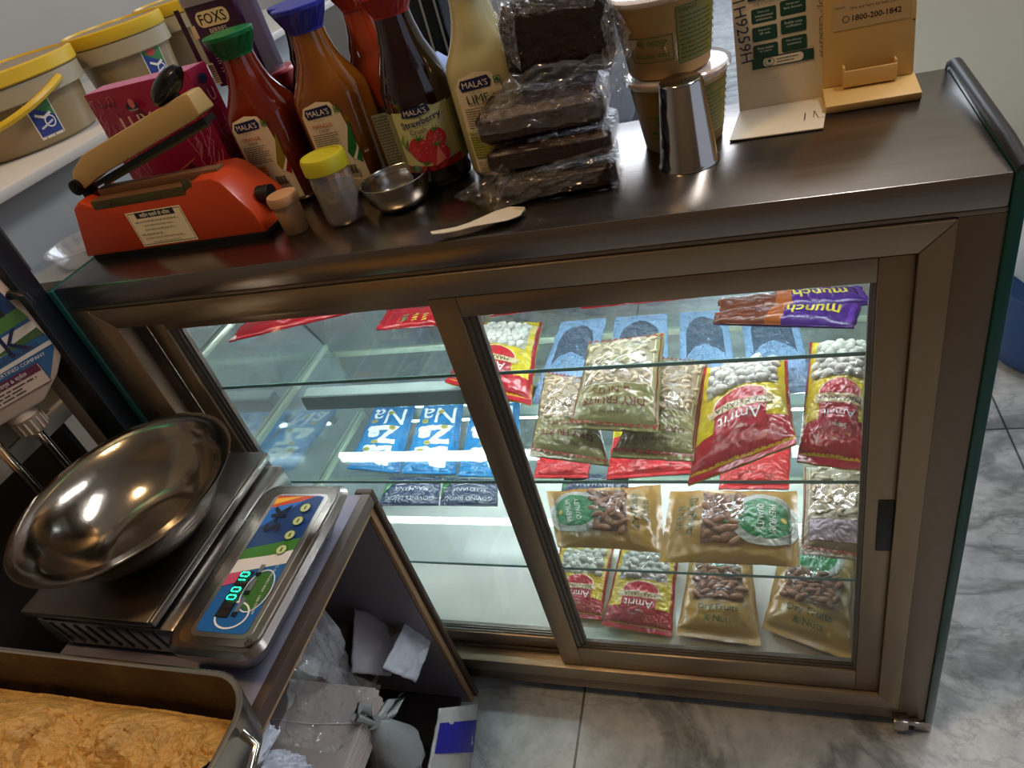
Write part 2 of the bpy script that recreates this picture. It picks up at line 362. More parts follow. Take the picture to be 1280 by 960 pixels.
# led tube fittings under the shelves
TUBE=mat('lit_led_tube',(.92,.97,1,1),.4,emit=1); TUBE.node_tree.nodes['Principled BSDF'].inputs['Emission Strength'].default_value=40
HOUS=mat('white_fitting','#c7ccca',.35)
def fitting(xa,xb,y,z):
    o=MB().box((xa,y-.013,z),(xb,y+.013,z+.009)).box((xa-.004,y-.011,z-.016),(xa,y+.011,z+.009)).box((xb,y-.011,z-.016),(xb+.004,y+.011,z+.009)).build('light_fitting',HOUS,ct,bevel=.001)
    MB().tube([(xa,y,z-.0075),(xb,y,z-.0075)],.0065,12).build('led_tube',TUBE,o)
fitting(.045,1.0,.27,-.2150)
fitting(.045,1.0,.27,-.4065)
fitting(.08,.98,.065,-.048)  # added fill tube under the countertop, hidden from the camera
fitting(.08,.98,.425,-.60)
# grey front lip under shelf 2 fitting
MB().box((.04,.2535,-.428),(.60,.2560,-.398)).build('fitting_shroud',mat('grey_shroud','#8d9a9c',.3,.4),ct)
# feet and hinge clamp
ft=MB()
ft.box((1.004,-.008,-.89),(1.018,.006,ZB-.0)).box((1.030,-.002,-.8895),(1.053,.018,ZB-.003)).box((1.0,-.014,-.868),(1.020,-.0005,-.845)).box((1.02,-.009,-.862),(1.036,-.0005,-.853))
ft.build('foot',CHROMES,ct,bevel=.001)
for xx,yy in ((.01,.01),(.01,.40),(1.01,.40)):
    MB().box((xx,yy,-.89),(xx+.022,yy+.022,ZB)).build('foot',CHROMES,ct,bevel=.001)
# black end post and bracket on the left, storage rack
bp=MB().prism([(-.0125,-.03,.13),(-.060,-.03,.13),(-.060,.0,.13),(-.0125,.0,.13)],(0,0,-1.02))
o=bp.build('end_post',mat('blue_black_panel','#0a1118',.35),org=(-.035,-.015,FZ),bevel=.002)
tag(o,'black upright post between the counter end and the pale rack','post')
mbk=MB()
for z,x in ((.015,-.03),(-.012,-.032),(-.045,-.033)):
    MB().lathe((x,-.033,z),[(.0001,-.003),(.004,-.003),(.004,.003),(.0001,.003)],12).build('screw',CHROMES,o)
MB().tube([(-.04,-.032,.012),(-.02,-.034,.018),(-.006,-.034,.012),(-.004,-.034,.0)],.006,10).build('bracket',BLACK,o)
# glass_panel under the wall shelf (grey)
o=structure(MB().box((-.16,.10,FZ),(-.15,1.1,.088)).build('partition_panel',mat('blue_grey_panel','#979a9a',.45,var=.05,vscale=3),org=(-.15,.1,FZ)))

# ================================================================= SHELF WITH TUBS
LS=thing('wall_shelf','white laminated shelf on the left carrying yellow-lidded tubs','shelf',(-.35,.5,.09))
MB().box((-.62,.05,.090),(-.105,1.3,.1045)).build('board',mat('white_laminate','#c9c6c0',.35,var=.04),LS,bevel=.002)
YEL=mat('yellow_plastic_lid','#d8b32a',.35); TUBM=mat('frosted_tub_plastic','#8f7b58',.3,spec=.6,var=.05,vscale=4)
def tub(x,y,r,h,label,handle=False,lab=None,z=.1047):
    t=thing('plastic_tub',label,'tub',(x,y,z),'yellow-lidded tubs on the shelf')
    MB().lathe((x,y,z),[(r*.84,0),(r*.88,.004),(r*.97,h*.80),(r*1.02,h*.81),(r*1.02,h*.86),(r*.97,h*.87),(r*.98,h)],48).build('body',TUBM,t)
    MB().lathe((x,y,z),[(r*1.05,h-.018),(r*1.07,h-.016),(r*1.07,h+.001),(r*1.03,h+.003),(r*1.0,h-.002),(r*.97,h-.002),(r*.1,h-.001)],48).build('lid',YEL,t)
    MB().lathe((x,y,z),[(r*1.0,h-.046),(r*1.045,h-.044),(r*1.045,h-.020),(r*1.0,h-.019)],48,cap=False).build('collar',mat('white_tub_collar','#a3977c',.35),t)
    if handle:
        pts=[]
        for k in range(19):
            a=PI*k/18; pts.append((x+r*1.06*math.cos(a+PI+.1)*1.0,y-abs(math.sin(a))*r*1.08 if True else y,z+h-.03-math.sin(a)*h*.34))
        MB().tube(pts,.0055,8).build('handle',YEL,t)
    if lab is not None:
        def fn(u,v,off,x=x,y=y,r=r,z=z):
            a=lab+u/r; rr=r*(.86+.1*(v/h)*1.2)+off+.001; return Vector((x+rr*math.cos(a),y+rr*math.sin(a),z+v))
        A=Art(); w=.021; A.rect(-w,.012,w,h*.74,'#dcd8c8').rect(-w*.9,.016,w*.9,h*.70,'#2a3f8a').poly([(-w*.9,h*.70),(w*.9,h*.70),(w*.9,h*.35),(-w*.9,h*.55)],'#3f7a48').ell(-.002,h*.57,.009,.008,'#c04030').line([(-w*.6,h*.42),(0,h*.36),(w*.6,h*.40)],.004,'#e8e4da').ring(.006,.034,.009,.009,.002,'#e8e4da').line([(-w*.6,h*.24),(w*.5,h*.30)],.003,'#c9cddb')
        A.build('label',fn,t,h=.006)
    return t
tub(-.275,.335,.118,.114,'nearest yellow-lidded tub with a yellow carrying handle on the left shelf',True,lab=-.42)
tub(-.205,.548,.082,.114,'middle yellow-lidded frosted tub on the left shelf',False,lab=-.30)
tub(-.195,.735,.082,.114,'farthest yellow-lidded tub, partly behind the purple berries tin')

# storage rack left of the scale
RK=thing('storage_rack','pale painted storage rack with dark bays left of the weighing scale','rack',(-.3,-.3,FZ))
CR=mat('chipped_cream_paint','#a79b88',.5,bump=.2,bscale=60,var=.08,vscale=20)
MB().box((-.090,-.028,FZ),(-.0615,-.0005,.12)).build('post',CR,RK,bevel=.001)
for za in (-.200,-.52): MB().box((-.131,-.325,za),(-.1225,.04,za+.025)).build('rail',CR,RK,bevel=.001)
MB().box((-.137,-.325,-.1745),(-.1325,.04,.12)).build('side_board',mat('tan_board','#8f7f66',.6,var=.1),RK)
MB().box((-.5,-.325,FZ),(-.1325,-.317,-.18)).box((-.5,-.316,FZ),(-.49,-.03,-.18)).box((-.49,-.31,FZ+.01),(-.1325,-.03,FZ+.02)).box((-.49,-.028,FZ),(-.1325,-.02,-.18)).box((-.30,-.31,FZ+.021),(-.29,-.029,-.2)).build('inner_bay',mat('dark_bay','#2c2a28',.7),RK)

# ================================================================= WOODEN STAND
TZ=-.354; TX=.311; SZ=-.334
ws=thing('wooden_stand','wooden stand with dark brown edges and an open bay of plastic bags, under the scale','stand',(.15,-.45,FZ))
LAM=mat('lilac_laminate','#7d7a8a',.4,var=.06,vscale=12); BRN=mat('dark_brown_edging','#4a3a30',.45,var=.15,vscale=30,bump=.1); TAN=mat('raw_ply_edge','#a5835f',.6,var=.15,vscale=25)
MB().box((-.006,-1.0,TZ-.014),(TX,-.022,TZ)).build('tabletop',LAM,ws,bevel=.0005)
MB().box((TX+.0002,-1.0,TZ-.018),(TX+.014,-.022,TZ+.0015)).box((TX-.012,-.0215,TZ-.02),(TX+.014,-.012,TZ+.0015)).box((TX+.0002,-.0215,FZ),(TX+.014,-.0125,TZ-.021)).build('brown_edging',BRN,ws,bevel=.0008)
MB().box((TX+.0004,-1.0,TZ-.029),(TX+.008,-.034,TZ-.0185)).box((TX+.0004,-.0335,FZ),(TX+.008,-.023,TZ-.0185)).build('ply_edging',TAN,ws,bevel=.0005)
INN=mat('grey_lining_board','#817b82',.5,var=.06,vscale=6)
MB().box((-.003,-.034,FZ),(TX-.001,-.0217,TZ-.0145)).box((-.005,-1.0,FZ),(.005,-.035,TZ-.0145)).box((.005,-1.0,FZ),(TX-.002,-.99,TZ-.0145)).build('carcass',INN,ws)
MB().box((.0055,-.989,-.672),(.25,-.0345,-.660)).build('middle_shelf',mat('brown_shelf_edge','#6a5548',.5,var=.1),ws,bevel=.0008)
MB().box((.0055,-.989,-.885),(.30,-.0345,-.875)).build('bottom_board',mat('dark_base','#2e2724',.6),ws)

# bags in the bay
def sheet(name,pts,mat_,parent,nu=24,nv=18,amp=.006,fr_=18,seed=0,org=None,thick=0,bul=0):
    bl,br,tr,tl=[Vector(p) for p in pts]; n=(br-bl).cross(tl-bl).normalized()
    def fn(u,v):
        p=(bl*(1-u)+br*u)*(1-v)+(tl*(1-u)+tr*u)*v
        q=Vector((u*fr_*.3+seed,v*fr_*.3,seed*1.7))
        e=noise.noise(q)*amp+abs(noise.noise(q*2.3))*amp*.8
        return p+n*(e+bul*math.sin(PI*u)*math.sin(PI*v))
    m_=MB().grid(fn,nu,nv)
    o=m_.build(name,mat_,parent,org=org,angle=25)
    if thick:
        s=o.modifiers.new('s','SOLIDIFY'); s.thickness=thick
    return o
def bagpile(x0,y0,x1,y1,z0,n,dz,skew,name,label):
    t=thing(name,label,'plastic bags',((x0+x1)/2,(y0+y1)/2,z0)); m_=MB(); rnd=random.Random(4)
    for k in range(n):
        j=[rnd.uniform(-.002,.002) for _ in range(4)]; z=z0+k*dz; s=skew*k/n
        m_.box((x0+j[0],y0+j[1],z),(x1+j[2]+s,y1+j[3],z+dz*.8))
    m_.build('folded_sheet',POLY_OPQ,t)
    MB().tube([(x0-.003,(y0*.45+y1*.55),z0+n*dz+.001),((x0+x1)/2,(y0*.45+y1*.55),z0+n*dz+.001),(x1+skew+.004,(y0*.45+y1*.55)+.01,z0+n*dz+.001),(x1+.004,(y0*.45+y1*.55)+.01,z0)],.0012,6).build('rubber_band',mc('#d8d2cc'),t)
    return t
MATS_grey=mat('grey_folded_polythene','#918c90',.3,spec=.6,var=.08,vscale=30)
POLY_OPQ=mat('stacked_polythene','#b9aca6',.3,spec=.6,var=.06,vscale=40)
bagpile(.150,-.315,.292,-.172,-.6595,12,.0055,.006,'polythene_bag_bundle','thick bundle of clear polythene bags tied with a pale rubber band')
t=thing('polythene_bag','clear crumpled polythene bag standing behind the tied bundle','plastic bag',(.2,-.15,-.65))
sheet('bag_film',[at(0,.22,372,835),at(0,.24,452,868),at(0,.2,392,720),at(0,.2,350,735)],POLY,t,amp=.012,seed=2)
t=thing('polythene_bag','tall clear polythene bag lying over the rubber banded bundle','plastic bag',(.25,-.25,-.59))
sheet('bag_film',[at(0,.285,340,930),at(0,.30,430,945),at(0,.29,478,858),at(0,.26,372,815)],film('thin_wrap',(1,1,1),.05,.05,.9,22,.12),t,amp=.010,seed=5)
t=thing('carrier_bag','folded white carrier bag leaning in the corner of the stand','plastic bag',(.25,-.08,-.66))
sheet('bag_film',[at(0,.265,438,842),at(0,.275,486,846),at(0,.24,512,776),at(0,.20,442,762)],MATS_grey,t,amp=.003,seed=7,thick=.004)
sheet('folded_corner',[at(0,.30,478,835),at(0,.31,520,853),at(0,.30,542,792),at(0,.27,508,775)],mat('white_polythene','#b9bcc6',.35,var=.04),t,amp=.003,seed=9,thick=.0012)
t=thing('knotted_bag','grey plastic bag tied in a knot below the middle shelf','plastic bag',(.27,-.2,-.88))
GB=mat('grey_carrier_plastic','#8b8e8c',.35,bump=.6,bscale=50,var=.1)
c=at(0,.300,468,905); m_=MB()
m_.lathe(c+Vector((0,0,-.14)),[(.02,0),(.038,.02),(.042,.06),(.024,.11),(.008,.138),(.011,.145)],28)
for v in m_.v: v+= (v-c)*0.22*noise.noise(v*45)
m_.build('gathered_body',GB,t)
for k,(dx,dz) in enumerate(((35,-35),(-18,-22),(22,-10))):
    p=at(0,.30,468+dx,905+dz); q=at(0,.30,468+dx*.9-8,905+dz*.4)
    MB().tube([c,(c+p)/2+Vector((.0,.006,.006)),p,q,c],[.004,.007,.006,.006,.004],8).build('knot_loop',GB,t)
t=thing('polythene_bag','sheet of white polythene with black writing at the foot of the stand','plastic bag',(.3,-.33,-.56))
sheet('bag_film',[at(0,.30,322,965),at(0,.30,392,965),at(0,.29,375,942),at(0,.28,335,938)],mat('white_polythene','#b9bcc6',.35),t,amp=.006,seed=12)
sheet('torn_corner',[at(0,.31,308,965),at(0,.31,330,950),at(0,.30,350,915),at(0,.29,330,898)],MATS['white_polythene'],t,amp=.004,seed=15)
t=thing('snack_packet','white packet with a blue band standing beside the wooden stand','packet',(.34,-.06,-.885))
q=[at(0,.345,524,1010),at(0,.345,580,1010),at(0,.345,596,880),at(0,.325,548,886)]
sheet('pouch',q,mat('white_glossy_pack','#b4b2ae',.3,bump=.3,bscale=30),t,amp=.004,seed=20,thick=.003,bul=.012)
Art().rect(-.47,.52,.47,.84,'#23238e').build('blue_band',lambda x,y,off:quad_fn(q)(x,y,off+.0135*math.sin(PI*(x+.5))*math.sin(PI*y)+.004),t,h=.1)

# ================================================================= WEIGHING SCALE
sc=thing('weighing_scale','stainless steel digital weighing scale with a green-lit readout','scale',(.17,-.18,TZ))
SB=mat('worn_scale_steel','#8f8a86',.27,1,bump=.12,bscale=30,var=.1)
MB().box((-.010,-.283,TZ+.008),(.206,-.020,SZ+.038)).build('base',SB,sc,bevel=.004)
# louvres on the base's near side
lv=MB()
for k in range(9): lv.prism([(.01+k*.020,-.2842,SZ+.033),(.014+k*.020,-.2842,SZ+.033),(.022+k*.020,-.2842,TZ+.016),(.018+k*.020,-.2842,TZ+.016)],(0,.001,0))
lv.build('louvre_vent',mat('louvre_dark','#3a342e',.4,.6),sc)
def rbox(mb,x0,y0,x1,y1,z0,z1,r,mi=0,n=5,ins=0):
    def ringp(i,z):
        p=[]
        for cx,cy,a in ((x1-r,y0+r,-90),(x1-r,y1-r,0),(x0+r,y1-r,90),(x0+r,y0+r,180)):
            for k in range(n+1):
                t=math.radians(a+k*90/n); p.append((cx+(r-i)*math.cos(t),cy+(r-i)*math.sin(t),z))
        return p
    lv_=[ringp(0,z0),ringp(0,z1-ins),ringp(ins,z1)] if ins else [ringp(0,z0),ringp(0,z1)]
    m_=len(lv_[0]); vs=[q for l in lv_ for q in l]; fs=[]
    for j in range(len(lv_)-1):
        for k in range(m_): fs.append((j*m_+k,j*m_+(k+1)%m_,(j+1)*m_+(k+1)%m_,(j+1)*m_+k))
    fs+=[tuple(range(m_))[::-1],tuple(range((len(lv_)-1)*m_,len(lv_)*m_))]
    mb.add(vs,fs,mi); return mb
m_=MB(); loft(m_,[rr(.214,-.292,.300,-.074,.020,TZ+.005),rr(.207,-.306,.330,-.060,.022,SZ+.026),rr(.207,-.308,.338,-.058,.022,SZ+.036),rr(.213,-.302,.332,-.064,.020,SZ+.042)]); m_.build('control_housing',SB,sc,angle=30)
m_=MB(); rbox(m_,.2225,-.297,.328,-.068,SZ+.0422,SZ+.0436,.016); rbox(m_,.236,-.288,.318,-.080,SZ+.0437,SZ+.0442,.010,1)
m_.build('recessed_rim',[CHROMES,mat('bright_rim','#cfcac4',.3,1)],sc)
MB().box((-.020,-.285,SZ+.044),(.183,-.010,SZ+.055)).build('platform',mat('dull_platform_steel','#6e6761',.33,1,bump=.06,bscale=30,var=.15),sc,bevel=.003)
MB().box((.1832,-.283,SZ+.044),(.1865,-.012,SZ+.0545)).build('platform_edge',CHROMES,sc,bevel=.001)
for k,(a,b) in enumerate(((.02,-.26),(.02,-.05),(.16,-.26),(.16,-.05))):
    MB().lathe((a,b,SZ+.038),[(.012,0),(.012,.0065)],16).build('support_stud',BLACK,sc)
    MB().lathe((a,b,TZ),[(.011,0),(.012,.0078)],16).build('rubber_foot',BLACK,sc)
for a,b in ((.285,-.27),(.285,-.10)): MB().lathe((a,b,TZ),[(.010,0),(.011,.0048)],16).build('rubber_foot',BLACK,sc)
MB().lathe((.320,-.2915,SZ+.0437),[(.0045,0),(.0045,.0012),(.002,.0016)],16,).build('screw',mc('#3a3530'),sc)
# keypad artwork: local art frame: x along +y(world) reading direction, y along -x
A=Art(); L_,H_=.200,.070
A.rrect(-L_/2,0,L_/2,H_,.008,'#1f5f9a')
A.poly([(-.01,H_),(.098,H_),(.098,.0),(.03,.0),(.01,.02)],'#173f78').poly([(.045,H_),(.097,H_),(.099,.02),(.07,.045)],'#2a6fc0')
A.poly([(.078,H_),(.099,H_),(.099,.012),(.09,.03)],'#c4491c').poly([(.083,H_),(.094,H_),(.099,.03)],'#e8b030')
A.poly([(-.005,H_),(.012,H_),(.032,.0),(.012,.0),(.002,.03)],'#3f7a2c').poly([(-.024,H_),(-.004,H_),(.004,.03),(.014,.0),(-.006,.0),(-.014,.03)],'#ddd6cc')
A.poly([(-.042,H_),(-.024,H_),(-.018,.045),(-.034,.05)],'#c8506c').ell(-.045,.018,.026,.016,'#3c6a2a').ring(-.045,.018,.029,.019,.0016,'#e2dcd2').ring(-.078,.032,.018,.022,.0022,'#e8e4dc')
A.rect(-.082,.036,-.020,.054,'#14120f')
for k in range(6): A.rect(-.0805+k*.0102,.038,-.0722+k*.0102,.052,'#221e1a')
A.rect(-.074,.0255,-.056,.0315,'#6e6e70').rect(-.046,.0255,-.030,.0315,'#6e6e70').rect(-.022,.0255,-.010,.0315,'#6e6e70')
for x in (-.080,-.052,-.026): A.rect(x,.0255,x+.005,.0325,'#15130f')
[A.text('S·K',.060+dx_,.049+dy_,.042,'#0c1028') for dx_ in (-.0009,.0009) for dy_ in (-.0007,.0007)]; A.text('ELECTRONICS',.058,.034,.040,'#20305a')
for x in (.012,.034,.056,.077): A.ell(x,.016,.0072,.0072,'#c3cc8a').ring(x,.016,.0075,.0075,.001,'#40502c').rect(x-.003,.0148,x+.003,.017,'#3a4426')
A.text('AN ISO 9001 : 2008 CERTIFIED COMPANY',-.035,.0085,.085,'#dcd8cc',arc=.2)
kf=plane_fn((.3115,-.183,SZ+.0443),(0,1,0),(-1,0,0))
A.build('keypad',kf,sc,h=.03,eps=.00008,base=.0002)
LED=mat('green_led_segment',(.02,1,.45,1),.4,emit=3.2)
SEG={'0':'abcdef','1':'bc','2':'abged'}
def seven(A,s,x,y,w,h,p,col,t=.0014):
    for ch in s:
        g=SEG[ch]; S={'a':((0,h),(w,h)),'b':((w,h),(w,h/2)),'c':((w,h/2),(w,0)),'d':((0,0),(w,0)),'e':((0,0),(0,h/2)),'f':((0,h/2),(0,h)),'g':((0,h/2),(w,h/2))}
        for k in g:
            (a,b),(c_,d)=S[k]; q=.12
            A.line([(x+a+(c_-a)*q,y+b+(d-b)*q),(x+c_-(c_-a)*q,y+d-(d-b)*q)],t,col)
        x+=p
B=Art(); seven(B,'0010',-.0598,.0395,.0056,.011,.0104,LED,.0015); B.build('readout',kf,sc,eps=.00001,base=.0030)
# steel weighing bowl
c=Vector((.100,-.158,SZ+.0555)); bo=thing('weighing_bowl','large polished steel bowl on the scale platform','bowl',c)
prf=[(.001,.0),(.052,.0),(.072,.006),(.094,.024),(.110,.046),(.120,.070),(.1385,.0755),(.1395,.0775),(.1185,.0725),(.1085,.048),(.092,.027),(.070,.009),(.050,.0032),(.001,.003)]
m_=MB().lathe((0,0,0),prf,96,sx=1.0,sy=1.03)
BOWLR=Matrix.Rotation(math.radians(0),3,'X')@Matrix.Rotation(math.radians(-1.5),3,'Y')
for v in m_.v:
    k_=1+.010*noise.noise(v*22+Vector((3,1,2)))*min(1,v.z/.03); v.x*=k_; v.y*=k_
mz=min((BOWLR@v).z for v in m_.v)
m_.v=[BOWLR@v+c-Vector((0,0,mz-.0005)) for v in m_.v]
m_.build('bowl_shell',mat('bowl_steel','#c0b6a8',.14,1,bump=.35,bscale=9,var=.14,vscale=16),bo,angle=60)
# display head on pole
dh=thing('customer_display','cream display head on a chrome pole beside the weighing scale','scale display',(-.150,-.06,TZ))
pc=Vector((-.084,-.086,0)); pc2=Vector((-.088,-.136,0))
for q in (pc,pc2): MB().tube([q+Vector((0,0,FZ+.001)),q+Vector((0,0,-.11 if q is pc else -.1))],.0066,16).build('pole',CHROME,dh)
CRM=mat('cream_plastic','#cdb39a',.35)
m_=MB().lathe(pc+Vector((0,0,-.160)),[(.014,0),(.017,.003),(.0195,.026),(.021,.028),(.0195,.036),(.017,.044)],32); m_.build('collar',CRM,dh)
rb_=MB()
for k in range(14):
    a=2*PI*k/14; rb_.box((pc.x+.0188*math.cos(a)-.0013,pc.y+.0188*math.sin(a)-.0013,-.155),(pc.x+.0188*math.cos(a)+.0013,pc.y+.0188*math.sin(a)+.0013,-.136))
rb_.build('grip_rib',CRM,dh)
HY=1.02; wx=Vector((math.cos(HY),math.sin(HY),0)); hn=Vector((math.sin(HY),-math.cos(HY),0)); ho=pc+Vector((0,0,-.122))
shape=[(-.03,0),(.03,0),(.062,.022),(.088,.050),(.092,.062),(.076,.165),(.066,.178),(-.066,.178),(-.076,.165),(-.092,.062),(-.088,.05),(-.062,.022)]
m_=MB().prism([ho+wx*a+Vector((0,0,b))+hn*.022 for a,b in shape],-hn*.034); m_.build('head',CRM,dh,bevel=.004)
A=Art(); A.poly([(-.05,.020),(.05,.020),(.078,.056),(.080,.066),(.066,.160),(-.066,.160),(-.080,.066),(-.078,.056)],'#2c5c86')
A.poly([(-.068,.150),(.068,.150),(.066,.160),(-.066,.160)],'#142c5a').poly([(-.07,.118),(.072,.118),(.066,.160),(-.066,.160)],'#16305c').poly([(-.074,.092),(.076,.105),(.072,.122),(-.072,.108)],'#4c7a34').poly([(-.08,.072),(.078,.080),(.076,.100),(-.076,.092)],'#d8cfc0')
A.poly([(.0,.078),(.078,.078),(.076,.09)],'#3e5c2a').poly([(-.08,.056),(.079,.062),(.079,.068),(-.08,.06)],'#d8cfc0')
A.rect(-.05,.120,.056,.152,'#101612')
A.text('S·K',.028,.086,.062,'#121a3c',bold=.012).text('ELECTRONICS',.04,.071,.052,'#3a3440').text('AN ISO 9001 : 2008 CERTIFIED COMPANY',.005,.056,.12,'#e8e2d4')
A.rect(-.07,.020,.052,.050,'#cbb49c').frame(-.07,.020,.052,.050,.001,'#5c1c38').rect(-.068,.039,.05,.049,'#5c1c38').text('श्री श्याम ट्रेडर्स & स्केल',-.0,.044,.10,'#e6d8c8',hmax=.008).dashes(-.064,.023,.047,.037,3,'#3a2a2c',seed=3,fill=.4)
hf=plane_fn(ho+hn*.0222,wx,(0,0,1)); A.build('faceplate',hf,dh,eps=.0001,base=.0003)
B=Art(); seven(B,'0010',-.04,.126,.012,.021,.021,LED,.0034); B.build('readout',hf,dh,eps=.00002,base=.003)

# ================================================================= SWEET TRAY
tr=thing('steel_tray','deep rectangular steel tray at the bottom left corner, its inner walls smeared brown','tray',(.1,-.50,TZ))
TX0,TX1,TY0,TY1=-.26,.372,-.80,-.334; RZ=SZ+.062
m_=MB(); loft(m_,[rr(TX0+.03,TY0+.03,TX1-.03,TY1-.03,.04,TZ+.001),rr(TX0+.008,TY0+.008,TX1-.008,TY1-.008,.045,TZ+.02),rr(TX0,TY0,TX1,TY1,.05,RZ),rr(TX0+.003,TY0+.003,TX1-.003,TY1-.003,.048,RZ+.0015),rr(TX0+.006,TY0+.006,TX1-.006,TY1-.006,.046,RZ)],cap1=False)
m_.build('outer_shell',CHROMES,tr,angle=60)
m_=MB(); loft(m_,[rr(TX0+.006,TY0+.006,TX1-.006,TY1-.006,.046,RZ),rr(TX0+.012,TY0+.012,TX1-.012,TY1-.012,.042,TZ+.02),rr(TX0+.032,TY0+.032,TX1-.032,TY1-.032,.04,TZ+.004)],cap0=False)
SM=mat('steel_smeared_brown','#34220f',.45,.35,bump=.5,bscale=50,var=.75,vscale=30)
m_.build('inner_wall',SM,tr,angle=60)
hp=[Vector((TX1+.001,-.385-.0,RZ-.012)),Vector((TX1+.016,-.39,RZ-.022)),Vector((TX1+.022,-.42,RZ-.026)),Vector((TX1+.022,-.50,RZ-.026)),Vector((TX1+.002,-.53,RZ-.012))]
MB().tube(hp,.0045,10).build('handle',CHROME,tr)
# sweet mass
def sweetmat():
    m=mat('crumbled_sweet','#cb9a50',.55,bump=1,bscale=130,var=.38,vscale=32); return m
def hfun(u,v):
    x=TX0+.022+u*(TX1-TX0-.044); y=TY0+.022+v*(TY1-TY0-.044)
    p=Vector((x*11,y*11,0)); w=Vector((noise.noise(p*2),noise.noise(p*2+Vector((5,5,5))),0))*.35
    h=.020+.020*noise.noise(p+w)
    def cells(f,sd):
        d,pts=noise.voronoi(Vector((x*f,y*f,sd))+w*f*.05); r_=noise.cell(pts[0]*3.7+Vector((.5,.5,.5))); return min(1,(d[1]-d[0])*3.2),r_
    e,r_=cells(17,1); h+=.009*e*(.4+abs(r_))+.007*r_
    e,r_=cells(42,2); h+=.0050*e*(.3+abs(r_))+.003*r_
    e,r_=cells(110,3); h+=.0022*e
    h+=.0030*noise.noise(p*14)
    e=min(1,(TY1-.022-y)/.055)
    h*=max(.05,e)**.7
    h+=.014*math.exp(-((x-.07)**2+(y+.43)**2)/.0035)+.014*math.exp(-((x-.20)**2+(y+.410)**2)/.0014)+.010*math.exp(-((x-.33)**2+(y+.43)**2)/.002)
    h-=.024*math.exp(-((x-.235)**2+(y+.445)**2)/.0003)+.012*math.exp(-((x-.145)**2+(y+.40)**2)/.0004)
    return Vector((x,y,TZ+.022+max(.0005,h)))
o=MB().grid(hfun,420,300).build('sweet_mixture',sweetmat(),org=(.05,-.56,TZ+.006),angle=35)
tag(o,'golden crumbly sweet mixture heaped in the steel tray','sweet',kind='stuff')

# ================================================================= COUNTERTOP ITEMS
def rot2(x,y,a): return x*math.cos(a)-y*math.sin(a),x*math.sin(a)+y*math.cos(a)
# --- hand sealer
hs=thing('hand_sealer','orange hand-operated bag sealer with a raised cream arm and black knob','bag sealer',(.15,.10,0))
ORG=mat('orange_enamel','#b43c17',.32,bump=.06,bscale=40,var=.08,vscale=14); BRS=mat('tarnished_metal_strip','#6f6448',.4,.85,var=.2,vscale=20)
def sx(x,y,z): return Vector((x,y,z))
m_=MB()
yf0,yf1=.066,.076; yb0,yb1=.148,.138
zt=lambda x:.078+.004*(x-.03)/.2
base=[(.004,.008),(.024,.072),(.038,.080),(.052,.072),(.205,.072),(.220,.080),(.246,.080),(.258,.074),(.286,.034),(.294,.008)]
fs=[];n=len(base)
vs=[Vector((x,yf0+(yf1-yf0)*z/.086,z)) for x,z in base]+[Vector((x,yb0+(yb1-yb0)*z/.086,z)) for x,z in base]
m_.add(vs,[tuple(range(n)),tuple(range(n,2*n))[::-1]]+[(i,i+n,(i+1)%n+n,(i+1)%n) for i in range(n)])
m_.build('body',ORG,hs,bevel=.003)
MB().box((.01,.072,.0),(.285,.142,.0075)).build('base_plate',BLACK,hs)
MB().box((.058,.0735,.0655),(.205,.0757,.0765)).box((.205,.0745,.066),(.218,.0767,.084)).build('clamp_strip',BRS,hs,bevel=.0005)
MB().box((.055,.096,.073),(.245,.112,.084)).box((.05,.080,.0731),(.215,.133,.0752)).build('sealing_bed',mat('brown_sealing_bed','#6b4a30',.5,var=.1),hs,bevel=.001)
for x in (.085,.165): MB().tube([(x,.0725,.071),(x,.0738,.071)],.0028,12).build('screw',mc('#4a4030'),hs)
MB().box((.028,.096,.070),(.040,.114,.098)).tube([(.030,.090,.092),(.030,.120,.092)],.010,16).build('hinge',mat('black_steel','#1a1814',.35,.6),hs,bevel=.001)
# arm
a=Vector((.026,.105,.089)); b=Vector((.266,.105,.143)); d=(b-a).normalized(); up=Vector((0,1,0)).cross(d).normalized()*-1
if up.z<0: up=-up
def armpt(s,y,h): return a+d*s+Vector((0,y,0))+up*h
L_=(b-a).length
prof2=[(0.0,.0,.008),(.012,-.004,.020),(.05,.0,.030),(L_-.01,.002,.030),(L_,.004,.028)]
vs=[];fs=[]
for s,h0,h1 in prof2:
    w=.016 if s>.02 else .011
    vs+=[armpt(s,-w,h0),armpt(s,w,h0),armpt(s,w*.8,h1),armpt(s,-w*.8,h1)]
for j in range(4):
    for k in range(4): fs.append((4*j+k,4*j+(k+1)%4,4*j+4+(k+1)%4,4*j+4+k))
fs+=[(3,2,1,0),(16,17,18,19)]
MB().add(vs,fs).build('arm',mat('yellowed_cream_enamel','#b99a62',.4,bump=.1,bscale=40,var=.12,vscale=12),hs,bevel=.002)
m_=MB(); vs=[armpt(.03,-.010,-.003),armpt(.03,.010,-.003),armpt(L_-.004,.010,-.0005),armpt(L_-.004,-.010,-.0005),armpt(.03,-.010,-.009),armpt(.03,.010,-.009),armpt(L_-.004,.010,-.0075),armpt(L_-.004,-.010,-.0075)]
m_.add(vs,[(0,1,2,3),(7,6,5,4),(0,4,5,1),(1,5,6,2),(2,6,7,3),(3,7,4,0)]); m_.build('pressure_bar',BLACK,hs)
m_=MB(); vs=[armpt(.04,-.005,-.0092),armpt(.04,.005,-.0092),armpt(L_-.01,.005,-.0078),armpt(L_-.01,-.005,-.0078),armpt(.04,-.005,-.013),armpt(.04,.005,-.013),armpt(L_-.01,.005,-.0112),armpt(L_-.01,-.005,-.0112)]
